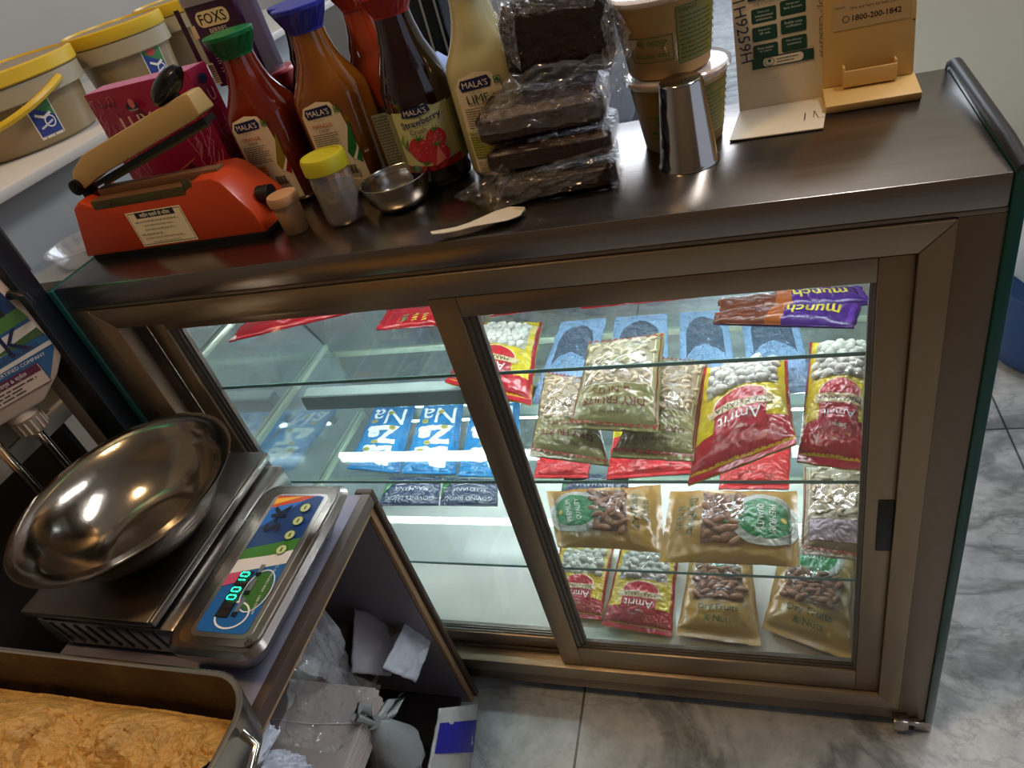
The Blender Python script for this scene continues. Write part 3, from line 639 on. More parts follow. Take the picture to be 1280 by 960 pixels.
m_.add(vs,[(0,1,2,3),(7,6,5,4),(0,4,5,1),(1,5,6,2),(2,6,7,3),(3,7,4,0)]); m_.build('pressure_strip',BRS,hs)
kp=armpt(L_-.028,0,.040); m_=MB().tube([armpt(L_-.028,0,.028),kp],.006,12)
m_.build('knob_stem',BLACK,hs)
m_=MB().lathe((0,0,0),[(.0005,-.012),(.010,-.011),(.017,-.006),(.0195,0),(.017,.007),(.010,.0115),(.0005,.0125)],28,sx=1.6,sy=.9,cap=False)
Mr=Matrix.Rotation(-.55,3,'Y'); m_.v=[Mr@v+kp+up*.004 for v in m_.v]; m_.build('knob',mat('black_bakelite','#0d0c0b',.25),hs)
m_=MB().tube([(.283,.100,.043),(.301,.100,.043)],.010,20); m_.build('power_switch',BLACK,hs)
# notice
fq=quad_fn([Vector((.108,.0662,.012)),Vector((.195,.0662,.012)),Vector((.188,.0728,.056)),Vector((.101,.0728,.056))])
A=Art(.5); A.rect(-.5,0,.5,1,'#e6d8b8').frame(-.48,.04,.48,.96,.008,'#1a1a1a').rect(-.34,.80,.36,.97,'#12142c').text('मशीन चलाने के नियम',.01,.885,.62,'#efe6cc',hmax=.13,bold=.01)
rows=['मशीन को दो से पाँच मिनट गरम करें और फिर पैक करें ॥','पन्नी को नापकर रखें और दो सेकंड तक दबाएं ॥','हेंडल को छोड़ने के बाद सील को ठंडा होने दें ॥','मशीन के तार को साफ रखें ।','टेप को ठीक से लगाएं और जलने पर बदल दें नया लगाएं ॥','काम पूरा होने पर मशीन का बटन बंद कर दें ॥']
for k,s in enumerate(rows): A.text(s,-.46+ (.88 if k!=3 else .5)/2,.70-.12*k,.88 if k!=3 else .5,'#2a2420',hmax=.075)
A.build('notice',fq,hs,base=.0006,eps=.0001)

# --- magenta box
MAG=mat('magenta_card','#8a1238',.35,var=.05)
bx0,bx1,by0,by1,bz=.040,.208,.172,.212,.180
lb=thing('gift_box','magenta gift carton with white wavy lines and a dark window, behind the sealer','box',((bx0+bx1)/2,.2,0))
MB().box((bx0,by0,0),(bx1,by1,bz)).build('carton',MAG,lb,bevel=.0012)
A=Art()
w,h=bx1-bx0,bz
rnd=random.Random(3)
def waves(A,x0,x1,y0,y1,n,seed):
    for k in range(n):
        rr_=random.Random(seed+k); y=y0+(y1-y0)*rr_.random(); x=x0+(x1-x0)*rr_.random(); p=[(x,y)]
        for j in range(5):
            x+=rr_.uniform(-.003,.004); y+=.0045; p.append((min(max(x,x0),x1),min(y,y1)))
        A.line(p,.0008,'#c07a94')
waves(A,.002,.040,.02,.172,46,10); waves(A,.122,w-.002,.01,.150,46,90)
[A.text('LUXOR',.088+dx_,.136,.095,'#d8b8b0') for dx_ in (-.0004,.0004)]; A.text('Turkey',.034,.163,.028,'#2a0c18').ell(.070,.156,.010,.006,'#20283c').ell(.071,.160,.0045,.006,'#d06a70').text('baklava',.070,.1525,.014,'#e0c8c0')
A.rrect(.052,.004,.150,.052,.012,'#120c14').poly([(.075,.006),(.118,.006),(.098,.042)],'#5c2c48').dashes(.082,.012,.112,.026,4,'#b890a8',seed=5)
A.poly([(.07,.058),(.085,.068),(.098,.064),(.112,.076),(.118,.066),(.104,.058)],'#3c0c20').line([(.062,.057),(.122,.080)],.001,'#b88048')
A.build('front_print',plane_fn((bx0,by0,0),(1,0,0),(0,0,1)),lb,eps=.00006,base=.0003)
A=Art(); waves(A,.002,.036,.0,.12,26,200); A.text('LU',.018,.145,.022,'#d8b8b0').ell(.02,.165,.008,.006,'#1c2c5c'); A.build('side_print',plane_fn((bx1,by0,0),(0,1,0),(0,0,1)),lb,eps=.00006,base=.0003)
A=Art(); A.text('Luxor',.085,.022,.07,'#d89ab4'); A.rect(.001,.001,w-.001,.0385,'#b8668c'); A.items.reverse(); A.build('top_print',plane_fn((bx0,by0,bz),(1,0,0),(0,1,0)),lb,eps=.0001,base=.0002)

# --- red-lidded jar with purple tin on top
rj=thing('snack_jar','clear jar with a red lid standing behind the green-capped orange bottle','jar',(.245,.245+.022,0))
jx,jy=.238,.272
MB().lathe((jx,jy,0),[(.040,0),(.045,.004),(.045,.112),(.040,.122),(.040,.126)],40).build('body',mat('jar_dark_contents','#5a1420',.2,spec=.7,var=.35,vscale=14),rj)
MB().lathe((jx,jy,0),[(.041,.120),(.043,.122),(.0435,.138),(.041,.141),(.001,.141)],40).build('lid',mat('red_lid_plastic','#b0242a',.3),rj)
def cyl(x,y,r,a0=-PI/2): return lambda u,v,off: Vector((x+(r+off)*math.cos(a0+u/r),y+(r+off)*math.sin(a0+u/r),v))
A=Art(); A.rect(-.028,.010,.032,.100,'#3c3440').rect(-.026,.06,.03,.085,'#6a2030').text('SUN',-.008,.078,.024,'#c8b8b0').dashes(-.024,.015,.028,.055,8,'#a89ca0',seed=8); A.build('label',cyl(jx,jy,.045,-1.25),rj,h=.006,base=.0008)
ft_=thing('sweet_tin','purple berries sweet tin with a white rim, on top of the red-lidded jar','tin',(.236,.268,.1412))
PUR=mat('purple_tin','#3c1238',.25,.3,coat=.5)
fx0,fx1,fy0,fy1=.185,.262,.243,.298
m_=MB(); loft(m_,[rr(fx0,fy0,fx1,fy1,.008,.1412),rr(fx0,fy0,fx1,fy1,.008,.238)]); m_.build('body',PUR,ft_,angle=60)
m_=MB(); loft(m_,[rr(fx0-.0015,fy0-.0015,fx1+.0015,fy1+.0015,.009,.237),rr(fx0-.0015,fy0-.0015,fx1+.0015,fy1+.0015,.009,.247)]); m_.build('lid',mat('silver_tin_rim','#a8a4a8',.3,.6),ft_,angle=60)
A=Art(); A.rrect(.014,.070,.063,.088,.008,'#e0d4a0').text('FOXS',.0385,.079,.040,'#141414',bold=.012).text('BERRIES',.040,.065,.026,'#e6dccc').rrect(.018,.046,.032,.057,.003,'#a82050').rrect(.034,.047,.047,.058,.003,'#b8285c').rrect(.049,.048,.060,.058,.003,'#2c1030')
A.dashes(.016,.040,.064,.0445,1,'#c8b0b8').dashes(.018,.026,.070,.038,4,'#a890a0',seed=2,fill=.35).dashes(.018,.016,.070,.023,2,'#a890a0',seed=4,fill=.35).dashes(.022,.002,.066,.006,1,'#c8b8c0')
A.build('front_print',plane_fn((fx0,fy0,.1412),(1,0,0),(0,0,1)),ft_,eps=.00006,base=.0003)
A=Art(); A.rect(-.012,.0,-.004,.096,'#2e0c28').rect(.001,.06,.008,.075,'#d8c8a0').rect(.0,.004,.009,.03,'#d8d0b8')
for k in range(9): A.rect(.0005,.006+k*.0026,.0085,.0072+k*.0026,'#181414')
A.build('side_print',plane_fn((fx0+.0002,fy0,.1412),(1,0,0),(0,0,1)),ft_,eps=.00006,base=.0004)

# --- bottles
def superpt(hx,hy,p,a):
    c_,s_=math.cos(a),math.sin(a)
    return math.copysign(abs(c_)**(2/p),c_)*hx, math.copysign(abs(s_)**(2/p),s_)*hy
def bottle(name,label,x,y,yaw,prof,liq,capc,capspec,art,nm='bottle',group=None):
    t=thing(name,label,'bottle',(x,y,0),group); m_=MB(); rings=[]
    for z,hx,hy,p in prof:
        rg=[]
        for k in range(56):
            px,py=superpt(hx,hy,p,2*PI*k/56); X,Y=rot2(px,py,yaw); rg.append(Vector((x+X,y+Y,z)))
        rings.append(rg)
    loft(m_,rings); m_.build('body',liq,t,angle=55)
    z0,r0,z1,r1=capspec; n=32; m_=MB(); rings=[]
    for j,(z,r,am) in enumerate(((z0,r0,0),(z0+.002,r0*1.01,0),((z0+z1)/2,(r0*.45+r1*.55)*1.0,1),(z1-.005,r1*.99,0),(z1-.001,r1,0),(z1,r1*.96,0))):
        rings.append([Vector((x+r*(1+am*.035*(-1)**k)*math.cos(2*PI*k/n),y+r*(1+am*.035*(-1)**k)*math.sin(2*PI*k/n),z)) for k in range(n)])
    loft(m_,rings); m_.build('cap',capc,t,smooth=False)
    def fn(u,v,off):
        z=v
        for (za,hxa,hya,pa),(zb,hxb,hyb,pb) in zip(prof,prof[1:]):
            if za<=z<=zb: f=(z-za)/max(1e-6,zb-za); hx=hxa+(hxb-hxa)*f; hy=hya+(hyb-hya)*f; p=pa+(pb-pa)*f; break
        else: hx,hy,p=prof[0][1:]
        q=min(.985,abs(u)/hx); py=-hy*(1-q**p)**(1/p)-off*1.0; X,Y=rot2(u,py,yaw); return Vector((x+X,y+Y,z))
    if art: art.build('label',fn,t,h=.006,base=.0009,eps=.00012,rough=.35)
    return t
def syrup_prof(hx=.043,hy=.036,neck=.0195,sc_=1.0):
    P_=[(0,.86,.86,3.2),(.004,.95,.95,3.4),(.010,1,1,3.6),(.112,1,1,3.6),(.119,.99,.99,3.3),(.126,.955,.96,2.9),(.135,.85,.88,2.6),(.144,.74,.79,2.4)]
    out=[(z*sc_,hx*a,hy*b,p) for z,a,b,p in P_]
    for z,r in ((.153,.0275),(.165,.0235),(.178,neck+.0015),(.193,neck)): out.append((z*sc_,r,r,2))
    return out
GRN='#2c7a3a'
def syrup_label(flavor,sub,colr,panel,stripeA,stripeB,seed):
    A=Art(); x0,x1=-.030,.027
    A.poly([(x0,.006),(x1+.002,.006),(x1,.060),(x1-.006,.104),(x1-.014,.116),(-.004,.119),(x0+.006,.114),(x0,.104)],'#e2d3b2')
    A.poly([(.012,.056),(x1,.094),(x1-.001,.062),(.017,.044)],stripeA).poly([(.020,.046),(x1,.061),(x1+.001,.050),(.026,.040)],stripeB).poly([(.016,.047),(.0195,.0445),(x1,.058),(x1,.0615)],'#efe6d0')
    A.poly([(-.025,.106),(-.022,.112),(.009,.114),(.012,.108),(.010,.102),(-.023,.1005)],'#141a4a').text("MALA'S",-.0065,.107,.029,'#f0e8d8',bold=.012)
    A.frame(.015,.1035,.0225,.111,.0009,'#2c6a30').ell(.0188,.1072,.0021,.0021,'#2c6a30',12)
    A.text('MALAS LIGHT',-.008,.0985,.014,'#8a7a60').text(flavor,-.007,.0915,.026,colr,bold=.01,hmax=.009).text(sub,-.007,.0855,.013,'#3a342c')
    A.dashes(-.025,.060,.011,.083,9,'#4a4338',seed=seed,fill=.35)
    A.rect(-.028,.028,-.004,.057,panel).dashes(-.027,.029,-.005,.052,8,'#5a4420',seed=seed+1,fill=.3).text('Nutrition Facts',-.016,.0545,.019,'#2c2418',bold=.01)
    for k in range(10): A.rect(.002+k*.0016,.030,.0028+k*.0016+(.0004 if k%3 else 0),.041,'#26221c')
    A.text('750 ml',.014,.026,.010,'#2a261e').dashes(-.026,.009,.024,.023,7,'#3c362c',seed=seed+2,fill=.35)
    return A
JU=lambda n,c,**k: mat(n,c,.10,spec=.6,coat=.4,var=.10,vscale=10,**k)
CG=mat('green_cap','#0e6a38',.35); CB=mat('blue_cap','#232a96',.35); CO=mat('orange_cap','#c4391a',.35); CRd=mat('red_cap','#a3161c',.35)
GRP='fruit syrup bottles on the counter'
bottle('syrup_bottle','orange syrup bottle with a faceted green cap and cream label',.268,.196,.04,syrup_prof(sc_=.96),JU('orange_syrup','#6e200d'),CG,(.180,.0205,.207,.031),syrup_label('ORANGE','SYRUP','#b8341c','#d8903a','#8a7a2a','#8a1c1c',11),group=GRP)
bottle('syrup_bottle','mango syrup bottle with a faceted blue cap and amber contents',.372,.194,.04,syrup_prof(),JU('mango_syrup','#7a4510'),CB,(.188,.0205,.216,.0315),syrup_label('MANGO','SYRUP','#b8341c','#d8903a','#1f6a34','#1f6a34',21),group=GRP)
bottle('syrup_bottle','dark cola-coloured bottle with a blue cap, between the orange and mango syrups',.325,.262,0,syrup_prof(.036,.030),JU('dark_syrup','#0a0606'),CB,(.186,.0205,.213,.031),None,group=GRP)
bottle('syrup_bottle','orange-red syrup bottle with an orange cap behind the mango syrup',.418,.245,.0,syrup_prof(.038,.032),JU('red_orange_syrup','#8e3214'),CO,(.192,.0205,.218,.031),Art().rect(-.03,.006,.034,.085,'#3c3830').rect(.004,.072,.03,.080,'#141a4a').dashes(.0,.012,.032,.066,14,'#8a8478',seed=4,fill=.35),group=GRP)
# strawberry
sp=[(0,.036,.036,2),(.004,.0395,.0395,2),(.012,.040,.040,2),(.018,.0385,.0385,2),(.024,.040,.040,2),(.092,.040,.040,2),(.102,.041,.041,2),(.115,.0400,.0400,2),(.135,.034,.034,2),(.155,.026,.026,2),(.175,.0215,.0215,2),(.192,.0195,.0195,2)]
A=Art(); A.rect(-.058,.024,.054,.092,'#8f9464').rect(-.030,.024,.034,.094,'#c9c890')
A.poly([(-.012,.093),(.010,.099),(.022,.093)],'#c9c890').rect(-.058,.024,-.031,.092,'#8a8a70').dashes(-.057,.028,-.033,.090,18,'#4a4a3c',seed=2,fill=.4).rect(.036,.024,.054,.092,'#8a8a70').dashes(.037,.03,.053,.09,18,'#3a3a30',seed=6,fill=.4)
A.poly([(-.018,.088),(-.016,.097),(.014,.098),(.016,.090),(.0,.087)],'#141a4a').text("MALA'S",-.001,.0925,.026,'#f0e8d8',bold=.012)
A.text('Strawberry',.002,.0805,.047,'#1c1c5c',rot=6,bold=.012).text('Crush',-.004,.0715,.020,'#3a2c50',rot=4)
A.poly([(-.030,.024),(.034,.024),(.034,.034),(.0,.030),(-.03,.033)],'#a8182a')
def berry(cx,cy,r,ang=0):
    p=[]
    for k in range(20):
        a=2*PI*k/20; rr_=r*(1-.22*max(0,-math.sin(a))*abs(math.cos(a))); X,Y=rr_*math.cos(a),rr_*1.15*math.sin(a); c_,s_=math.cos(ang),math.sin(ang); p.append((cx+X*c_-Y*s_,cy+X*s_+Y*c_))
    A.poly(p,'#c4303a'); A.n+=1; l=A.n; q=random.Random(int(cx*1e4))
    for k in range(16):
        x,y=cx+q.uniform(-.6,.6)*r,cy+q.uniform(-.6,.7)*r; A._p([(x-.0005,y),(x,y-.0008),(x+.0005,y),(x,y+.0008)],'#ecb8a0',None,l)
    for k in range(5):
        a=.3+k*.6; A.poly([(cx-.001,cy+r*.9),(cx+.0015,cy+r*.8),(cx+r*.9*math.cos(a),cy+r*1.0+r*.55*math.sin(a))],'#3c7a2c')
berry(-.008,.050,.013,.2); berry(.013,.058,.0115,-.1); berry(.011,.040,.013,.1)
A.poly([(.005,.030),(.013,.052),(.018,.034)],'#e07868').ell(-.02,.030,.008,.004,'#3c5a24').poly([(-.030,.06),(-.022,.072),(-.024,.055)],'#7aa03a')
bottle('syrup_bottle','strawberry crush bottle with a red cap and strawberry picture label',.487,.178,.24,sp,JU('strawberry_syrup','#1d0507'),CRd,(.186,.0205,.212,.030),A,group=GRP)
bottle('syrup_bottle','pale lime cordial bottle with a green-striped label beside the wrapped slabs',.574,.182,.06,syrup_prof(.042,.034),mat('lime_cordial','#b9b184',.12,spec=.6,coat=.4,var=.06),mat('pale_green_cap','#3c8a4a',.35),(.188,.0205,.216,.0315),syrup_label('LIME','CORDIAL','#2c4a2c','#a8ac4a','#1f6a34','#5c8a2c',31),group=GRP)

# --- small pot, yellow-lid jar, bowl, spoon
def lathe_thing(name,label,cat,x,y,parts):
    t=thing(name,label,cat,(x,y,0))
    for pn,prof,m_,kw in parts: MB().lathe((x,y,0),prof,48,**kw).build(pn,m_,t,angle=50)
    return t
WD=mat('stained_wood_pot','#b4875c',.5,bump=.1,bscale=30,var=.25,vscale=30)
lathe_thing('wooden_pot','small stained wooden pot with a lid by the sealer','pot',.3285,.078,[('body',[(.0135,0),(.0145,.001),(.0165,.034),(.0160,.036)],WD,{}),('lid',[(.0165,.0362),(.0185,.037),(.0190,.044),(.0175,.0475),(.015,.048),(.001,.0485)],WD,{})])
JX,JY=.394,.088
t=lathe_thing('plastic_jar','small clear plastic jar with a yellow screw lid','jar',JX,JY,[('body',[(.016,0),(.0215,.003),(.0235,.010),(.0240,.050),(.0235,.060),(.0225,.063),(.0225,.066)],film('clear_jar_plastic',(.95,.92,.85),.14,.05,.1,20,.1,1.5),{'cap':True}),('lid',[(.0245,.063),(.0262,.064),(.0262,.078),(.0245,.081),(.021,.0815),(.0205,.080),(.001,.080)],mat('yellow_screw_lid','#b8ac1e',.4),{})])
MB().lathe((JX,JY,0),[(.015,.002),(.020,.004),(.0222,.011),(.0226,.044),(.001,.0445)],40).build('contents',mat('brownish_water','#8f7254',.15,alpha=.55),t)
BX,BY=.457,.112
lathe_thing('steel_bowl','small stainless steel bowl standing in front of the strawberry bottle','bowl',BX,BY,[('shell',[(r_*1.13,z_*1.1) for r_,z_ in [(.001,.001),(.020,.0005),(.026,.003),(.0325,.012),(.0350,.024),(.0355,.030),(.0362,.0305),(.0355,.031),(.0345,.030),(.0338,.024),(.0313,.0135),(.025,.005),(.020,.003),(.001,.003)]],CHROMES,{})])
sp_=thing('soup_spoon','cream plastic soup spoon lying at the counter edge','spoon',(.59,.02,0))
def spf(u,v):
    pts=[(.534,.0045,.008,.0035),(.545,.0085,.006,.005),(.560,.0115,.0055,.005),(.575,.015,.0065,.006),(.590,.020,.007,.011),(.605,.027,.007,.0165),(.618,.034,.007,.015),(.627,.040,.0075,.0006)]
    s=v*(len(pts)-1); i=min(int(s),len(pts)-2); f=s-i; f=f*f*(3-2*f) if False else f
    P=[a+(b-a)*f for a,b in zip(pts[i],pts[i+1])]
    tdir=Vector((.82,.57,0)); n_=Vector((-.57,.82,0)); w=P[3]; q=(u-.5)*2
    deep=.006*max(0,min(1,(v-.5)*4))*(1-abs(v-.82)*1.5)
    return Vector((P[0],P[1],P[2]-deep*(1-q*q)+.0006))+n_*q*w
o=MB().grid(spf,14,44).build('spoon_shell',mat('cream_spoon_plastic','#cbbfa6',.3),sp_,angle=80); s=o.modifiers.new('s','SOLIDIFY'); s.thickness=.0014
s=o.modifiers.new('b','SUBSURF'); s.levels=s.render_levels=1

# --- clear lid at the counter's left end
lathe_thing('clear_bowl','clear plastic bowl at the left end behind the orange sealer','bowl',-.047,.118,[('shell',[(.001,-.012),(.040,-.012),(.050,.010),(.054,.010),(.054,.012),(.049,.012),(.039,-.010),(.001,-.010)],film('clear_bowl_plastic',(.96,.96,.96),.16,.05,.2,20,.08,1.5),{})])
o=MB().box((-.149,.05,-.024),(-.0125,.26,-.0122)).build('side_ledge',mat('grey_ledge','#8a9096',.4),org=(-.08,.1,-.0241)); tag(o,'grey ledge beside the counter holding the clear bowl','ledge')

# --- date slabs
CLING=film('cling_wrap_film',(1,.98,.96),.0,-.02,.9,60,.06)
DATE=mat('pressed_dates','#220b07',.17,bump=1.0,bscale=120,var=.4,vscale=40,spec=.5,coat=.25)
def slab(nm,label,c,sz,yaw,tilt,seed,cling=True):
    t=thing(nm,label,'wrapped dates',c); C_=Vector(c); Mr=Matrix.Rotation(yaw,3,'Z')@Matrix.Rotation(tilt,3,'X')
    def ring(z,ins):
        return [Vector((p.x,p.y,z)) for p in rr(-sz[0]/2+ins,-sz[1]/2+ins,sz[0]/2-ins,sz[1]/2-ins,max(.002,.010-ins),0,6)]
    def mk(grow,amp,fq):
        n=10; rings=[]
        for k in range(n+1):
            z=sz[2]*k/n; e=min(k,n-k)/n; ins=.008*max(0,1-e*5)-grow; rings.append(ring(z+(grow if k==n else -0.0),ins))
        m_=MB(); 
        # dense side walls then caps as grids
        loft(m_,rings,cap0=True,cap1=False)
        x2,y2=sz[0]/2-.008+grow,sz[1]/2-.008+grow
        m_.grid(lambda u,v:Vector(((u-.5)*2*x2,(v-.5)*2*y2,sz[2]+grow)),24,18)
        for v in m_.v:
            e=noise.noise(v*fq+Vector((seed,0,0)))*amp; v+=Vector((v.x*8,v.y*8,0)).normalized()*e*.7+Vector((0,0,e*(v.z/sz[2])))
        m_.v=[Mr@v+C_ for v in m_.v]; return m_
    mk(0,.002,45).build('date_block',DATE,t,angle=35)
    if cling: mk(.0022,.0022,60).build('cling_wrap',CLING,t,angle=30)
    return t,C_,Mr
G='wrapped slabs of dates stacked on the counter'
t,_,_=slab('date_slab','lowest wrapped slab of dark dates, flat on the steel top',(.652,.105,.002),(.125,.080,.026),.10,0,1); t['group']=G
t,_,_=slab('date_slab','second wrapped slab of dark dates with a clear tail of wrap',(.652,.108,.034),(.128,.082,.026),.05,0,2); t['group']=G
P4=[at(1,.055,566,248),at(1,.045,640,262),at(1,.050,774,178),at(1,.060,762,172)]
sheet('wrap_tail',[at(1,.055,566,246),at(1,.047,620,262),at(1,.060,640,214),at(1,.062,628,205)],WRAP,t,amp=.006,seed=3,nu=20,nv=14)
sheet('wrap_tail',[at(1,.050,618,262),at(1,.058,745,228),at(1,.056,775,178),at(1,.055,625,222)],WRAP,t,amp=.007,seed=8,nu=30,nv=14)
t,_,_=slab('date_slab','third slab of dates in a loose clear plastic bag, under the upright slab',(.648,.112,.064),(.128,.085,.032),.08,0,5); t['group']=G
sheet('loose_bag',[at(1,.062,590,172),at(1,.060,752,150),at(1,.075,790,62),at(1,.10,640,92)],WRAP,t,amp=.010,seed=4,nu=34,nv=22,bul=.016)
sheet('bag_tail',[at(1,.075,752,152),at(1,.09,775,120),at(1,.09,792,50),at(1,.085,752,60)],WRAP,t,amp=.010,seed=14,nu=20,nv=20)
t,_,_=slab('date_slab','topmost slab of dates standing upright in crinkled clear wrap',(.668,.152,.098),(.112,.040,.078),.02,0,7); t['group']=G
sheet('crumpled_wrap',[at(1,.127,640,22),at(1,.127,742,8),at(1,.14,752,-30),at(1,.14,618,-20)],film('crinkled_wrap',(1,1,1),.12,.04,1.0,60,.1),t,amp=.014,fr_=40,seed=22,nu=44,nv=24)
sheet('wrap_corner',[at(1,.125,765,82),at(1,.128,790,40),at(1,.135,760,-8),at(1,.125,750,30)],film('crinkled_wrap',(1,1,1),.12,.04,1.0,60,.1),t,amp=.006,fr_=40,seed=25,nu=18,nv=24)
sheet('wrap_corner',[at(1,.127,628,62),at(1,.125,652,90),at(1,.127,640,10),at(1,.135,610,-5)],MATS['crinkled_wrap'],t,amp=.006,fr_=40,seed=28,nu=18,nv=24)

# --- food tubs, tumbler
TB=mat('tub_with_orange_sweet','#cba064',.3,spec=.5,var=.05,vscale=8); CLR=film('clear_lid_plastic',(.97,.96,.94),.3,.06,.1,20,.1,1.5)
GR='#3a6a34'
def foodtub(x,y,z,label,seed):
    t=thing('food_tub',label,'food tub',(x,y,z),'stacked food tubs'); h=.078
    MB().lathe((x,y,z),[(.039,0),(.041,.002),(.050,h-.006),(.0515,h-.004)],56).build('body',TB,t)
    MB().lathe((x,y,z),[(.0525,h-.008),(.0545,h-.006),(.0548,h-.001),(.053,h+.0005),(.0505,h-.0015),(.048,h-.001),(.001,h-.001)],56).build('lid',CLR,t)
    def fn(u,v,off):
        r=.041+.009*v/h+off; a=-PI/2+.28+u/.045; return Vector((x+r*math.cos(a),y+r*math.sin(a),z+v))
    A=Art(); A.rrect(.002,.012,.052,.064,.002,'#8a7d38').frame(.002,.012,.052,.064,.0008,GR).dashes(.005,.015,.049,.056,10,'#33602e',seed=seed,fill=.3).text('ENERGY',.014,.060,.018,'#2c5a2a')
    A.frame(-.046,.018,-.002,.042,.0008,GR).text('થી ભરપૂર',-.022,.036,.030,GR,bold=.01).text('ભેળસેળ વગર',-.024,.025,.036,GR,bold=.01).dashes(.056,.012,.07,.066,8,GR,seed=seed+3,fill=.4)
    A.build('print',fn,t,h=.006,base=.0006,eps=.0001); return t
foodtub(.776,.178,0,'lower of the two food tubs with green print, directly on the steel top',3)
foodtub(.770,.176,.0785,'upper food tub with green print, its lid at the picture edge',5)
lathe_thing('steel_tumbler','polished steel tumbler standing upside down before the food tubs','tumbler',.785,.113,[('shell',[(.0290,.0),(.0305,.0005),(.0300,.0025),(.0285,.004),(.0212,.080),(.0205,.082),(.0190,.0832),(.001,.0825)],mat('tumbler_steel','#b9b4ae',.12,1),{})])

# --- payment stand card
pcx=thing('payment_card','bent white card with green payment app buttons and handwriting, beside the food tubs','card stand',(.87,.2,0))
fl,fr2=at(2,.001,912,177),at(2,.001,1029,161); bl_,br_=Vector((.834,.228,.0013)),Vector((.925,.232,.0013))
tlp=bl_+Vector((-.002,.016,.165)); trp=br_+Vector((-.002,.016,.165))
CARD=mat('off_white_card','#cfc0a4',.5,var=.05,vscale=12)
o=MB().add([fl,fr2,br_,bl_,trp,tlp],[(0,1,2,3),(3,2,4,5)]).build('card',CARD,pcx,smooth=False); s=o.modifiers.new('s','SOLIDIFY'); s.thickness=.0012
cf=quad_fn([bl_,br_,trp,tlp]); A=Art(1.85)
dk='#123c30'
for r_ in range(3):
    for c2 in range(2):
        x0=-.30+c2*.31; y0=.565-r_*.105+c2*.012
        A.rrect(x0,y0-.045,x0+.27,y0+.040,.02,dk)
        tx=[['Check your\ntransactional\nsettlements','Change your\nBank Account'],['Request for\nQR code','Enable voice\nnotification'],['Raise ticket\nfor support','Chat with your\ncustomers']][r_][c2]
        for i,s in enumerate(tx.split('\n')): A.text(s,x0+.135,y0+.018-i*.020,.19 if len(s)>9 else .15,'#cfd8cc',hmax=.014)
A.rect(-.32,.25,.35,.315,dk).rrect(-.20,.257,.24,.308,.04,'#d8cdb4').ell(-.13,.283,.055,.024,'#cfc4aa').ring(-.13,.283,.055,.024,.006,dk).ell(-.13,.289,.018,.010,dk).dashes(-.05,.265,.2,.30,2,'#4a5a4c',seed=3,fill=.4)
A.text('Log in to PhonePe Business App',.0,.633,.60,'#4a4a40',hmax=.02).rect(-.33,.655,.34,.72,dk)
A.text('CB1H9259H',-.41,.56,.95,'#26283c',rot=-86,hmax=9).text('MANOJ - CSSS05939',.435,.48,.85,'#55504c',rot=-90).line([(-.2,.18),(-.03,.182)],.004,'#8a8068')
A.build('print',cf,pcx,base=.0011,eps=.00005)
pp=plane_fn((fl+fr2)/2+Vector((.02,.018,.0012)),(fr2-fl),(0,.075,0)); A=Art(.8); A.line([(.10,.1),(.12,.35)],.012,'#3a3844').line([(.2,.15),(.22,.4),(.25,.12)],.008,'#5a5660').line([(.28,.3),(.36,.36)],.006,'#5a5660').line([(.26,.1),(.38,.16)],.006,'#5a5660'); A.build('pen_marks',pp,pcx,base=.0003,eps=.00005)
# --- cream stand with slot
cs=thing('soundbox_stand','cream upright plastic stand with a shallow pocket and a helpline number sticker','stand',(.965,.21,0))
CRS=mat('cream_stand_plastic','#cda765',.45,var=.06,vscale=6)
x0,x1=.9185,1.006; ya,yb=.1800,.232
MB().prism([(x0,ya+.003,0.0),(x0,ya+.001,.0085),(x0,yb-.008,.0125),(x0,yb+.004,.0125),(x0,yb+.004,0)],(x1-x0,0,0)).build('base',CRS,cs,bevel=.0012)
MB().prism([(x0+.001,yb-.008,.0128),(x0+.001,yb+.003,.0128),(x0+.001,yb+.020,.205),(x0+.001,yb+.009,.205)],(x1-x0-.003,0,0)).build('back_plate',CRS,cs,bevel=.0012)
pk=MB(); pa,pb=.9375,.9875; pk.box((pa,yb-.019,.0135),(pb,yb-.0165,.030)).box((pa,yb-.0164,.0135),(pa+.0022,yb-.0045,.033)).box((pb-.0022,yb-.0164,.0135),(pb,yb-.0045,.033)).box((pa+.0023,yb-.0164,.0135),(pb-.0023,yb-.0075,.0155))
pk.build('pocket',CRS,cs,bevel=.0008)
sfn=plane_fn((x0,yb-.0082,.0128),(1,0,0),(0,.0885/1.0,1)); A=Art(); A.rect(.010,.054,.080,.080,'#b99a6a').text('We are here to help 24x7',.048,.0725,.044,'#3a2c1c').text('1800-200-1842',.050,.0635,.044,'#241a14',bold=.02).ring(.022,.0635,.0032,.0032,.0007,'#3a2c1c').text('PhonePe',.017,.075,.009,'#5a4630').ell(.0835,.0515,.0011,.0009,'#3a2410').rect(.024,.094,.078,.095,'#8a7048')
A.build('helpline_sticker',sfn,cs,base=.0005,eps=.00006)
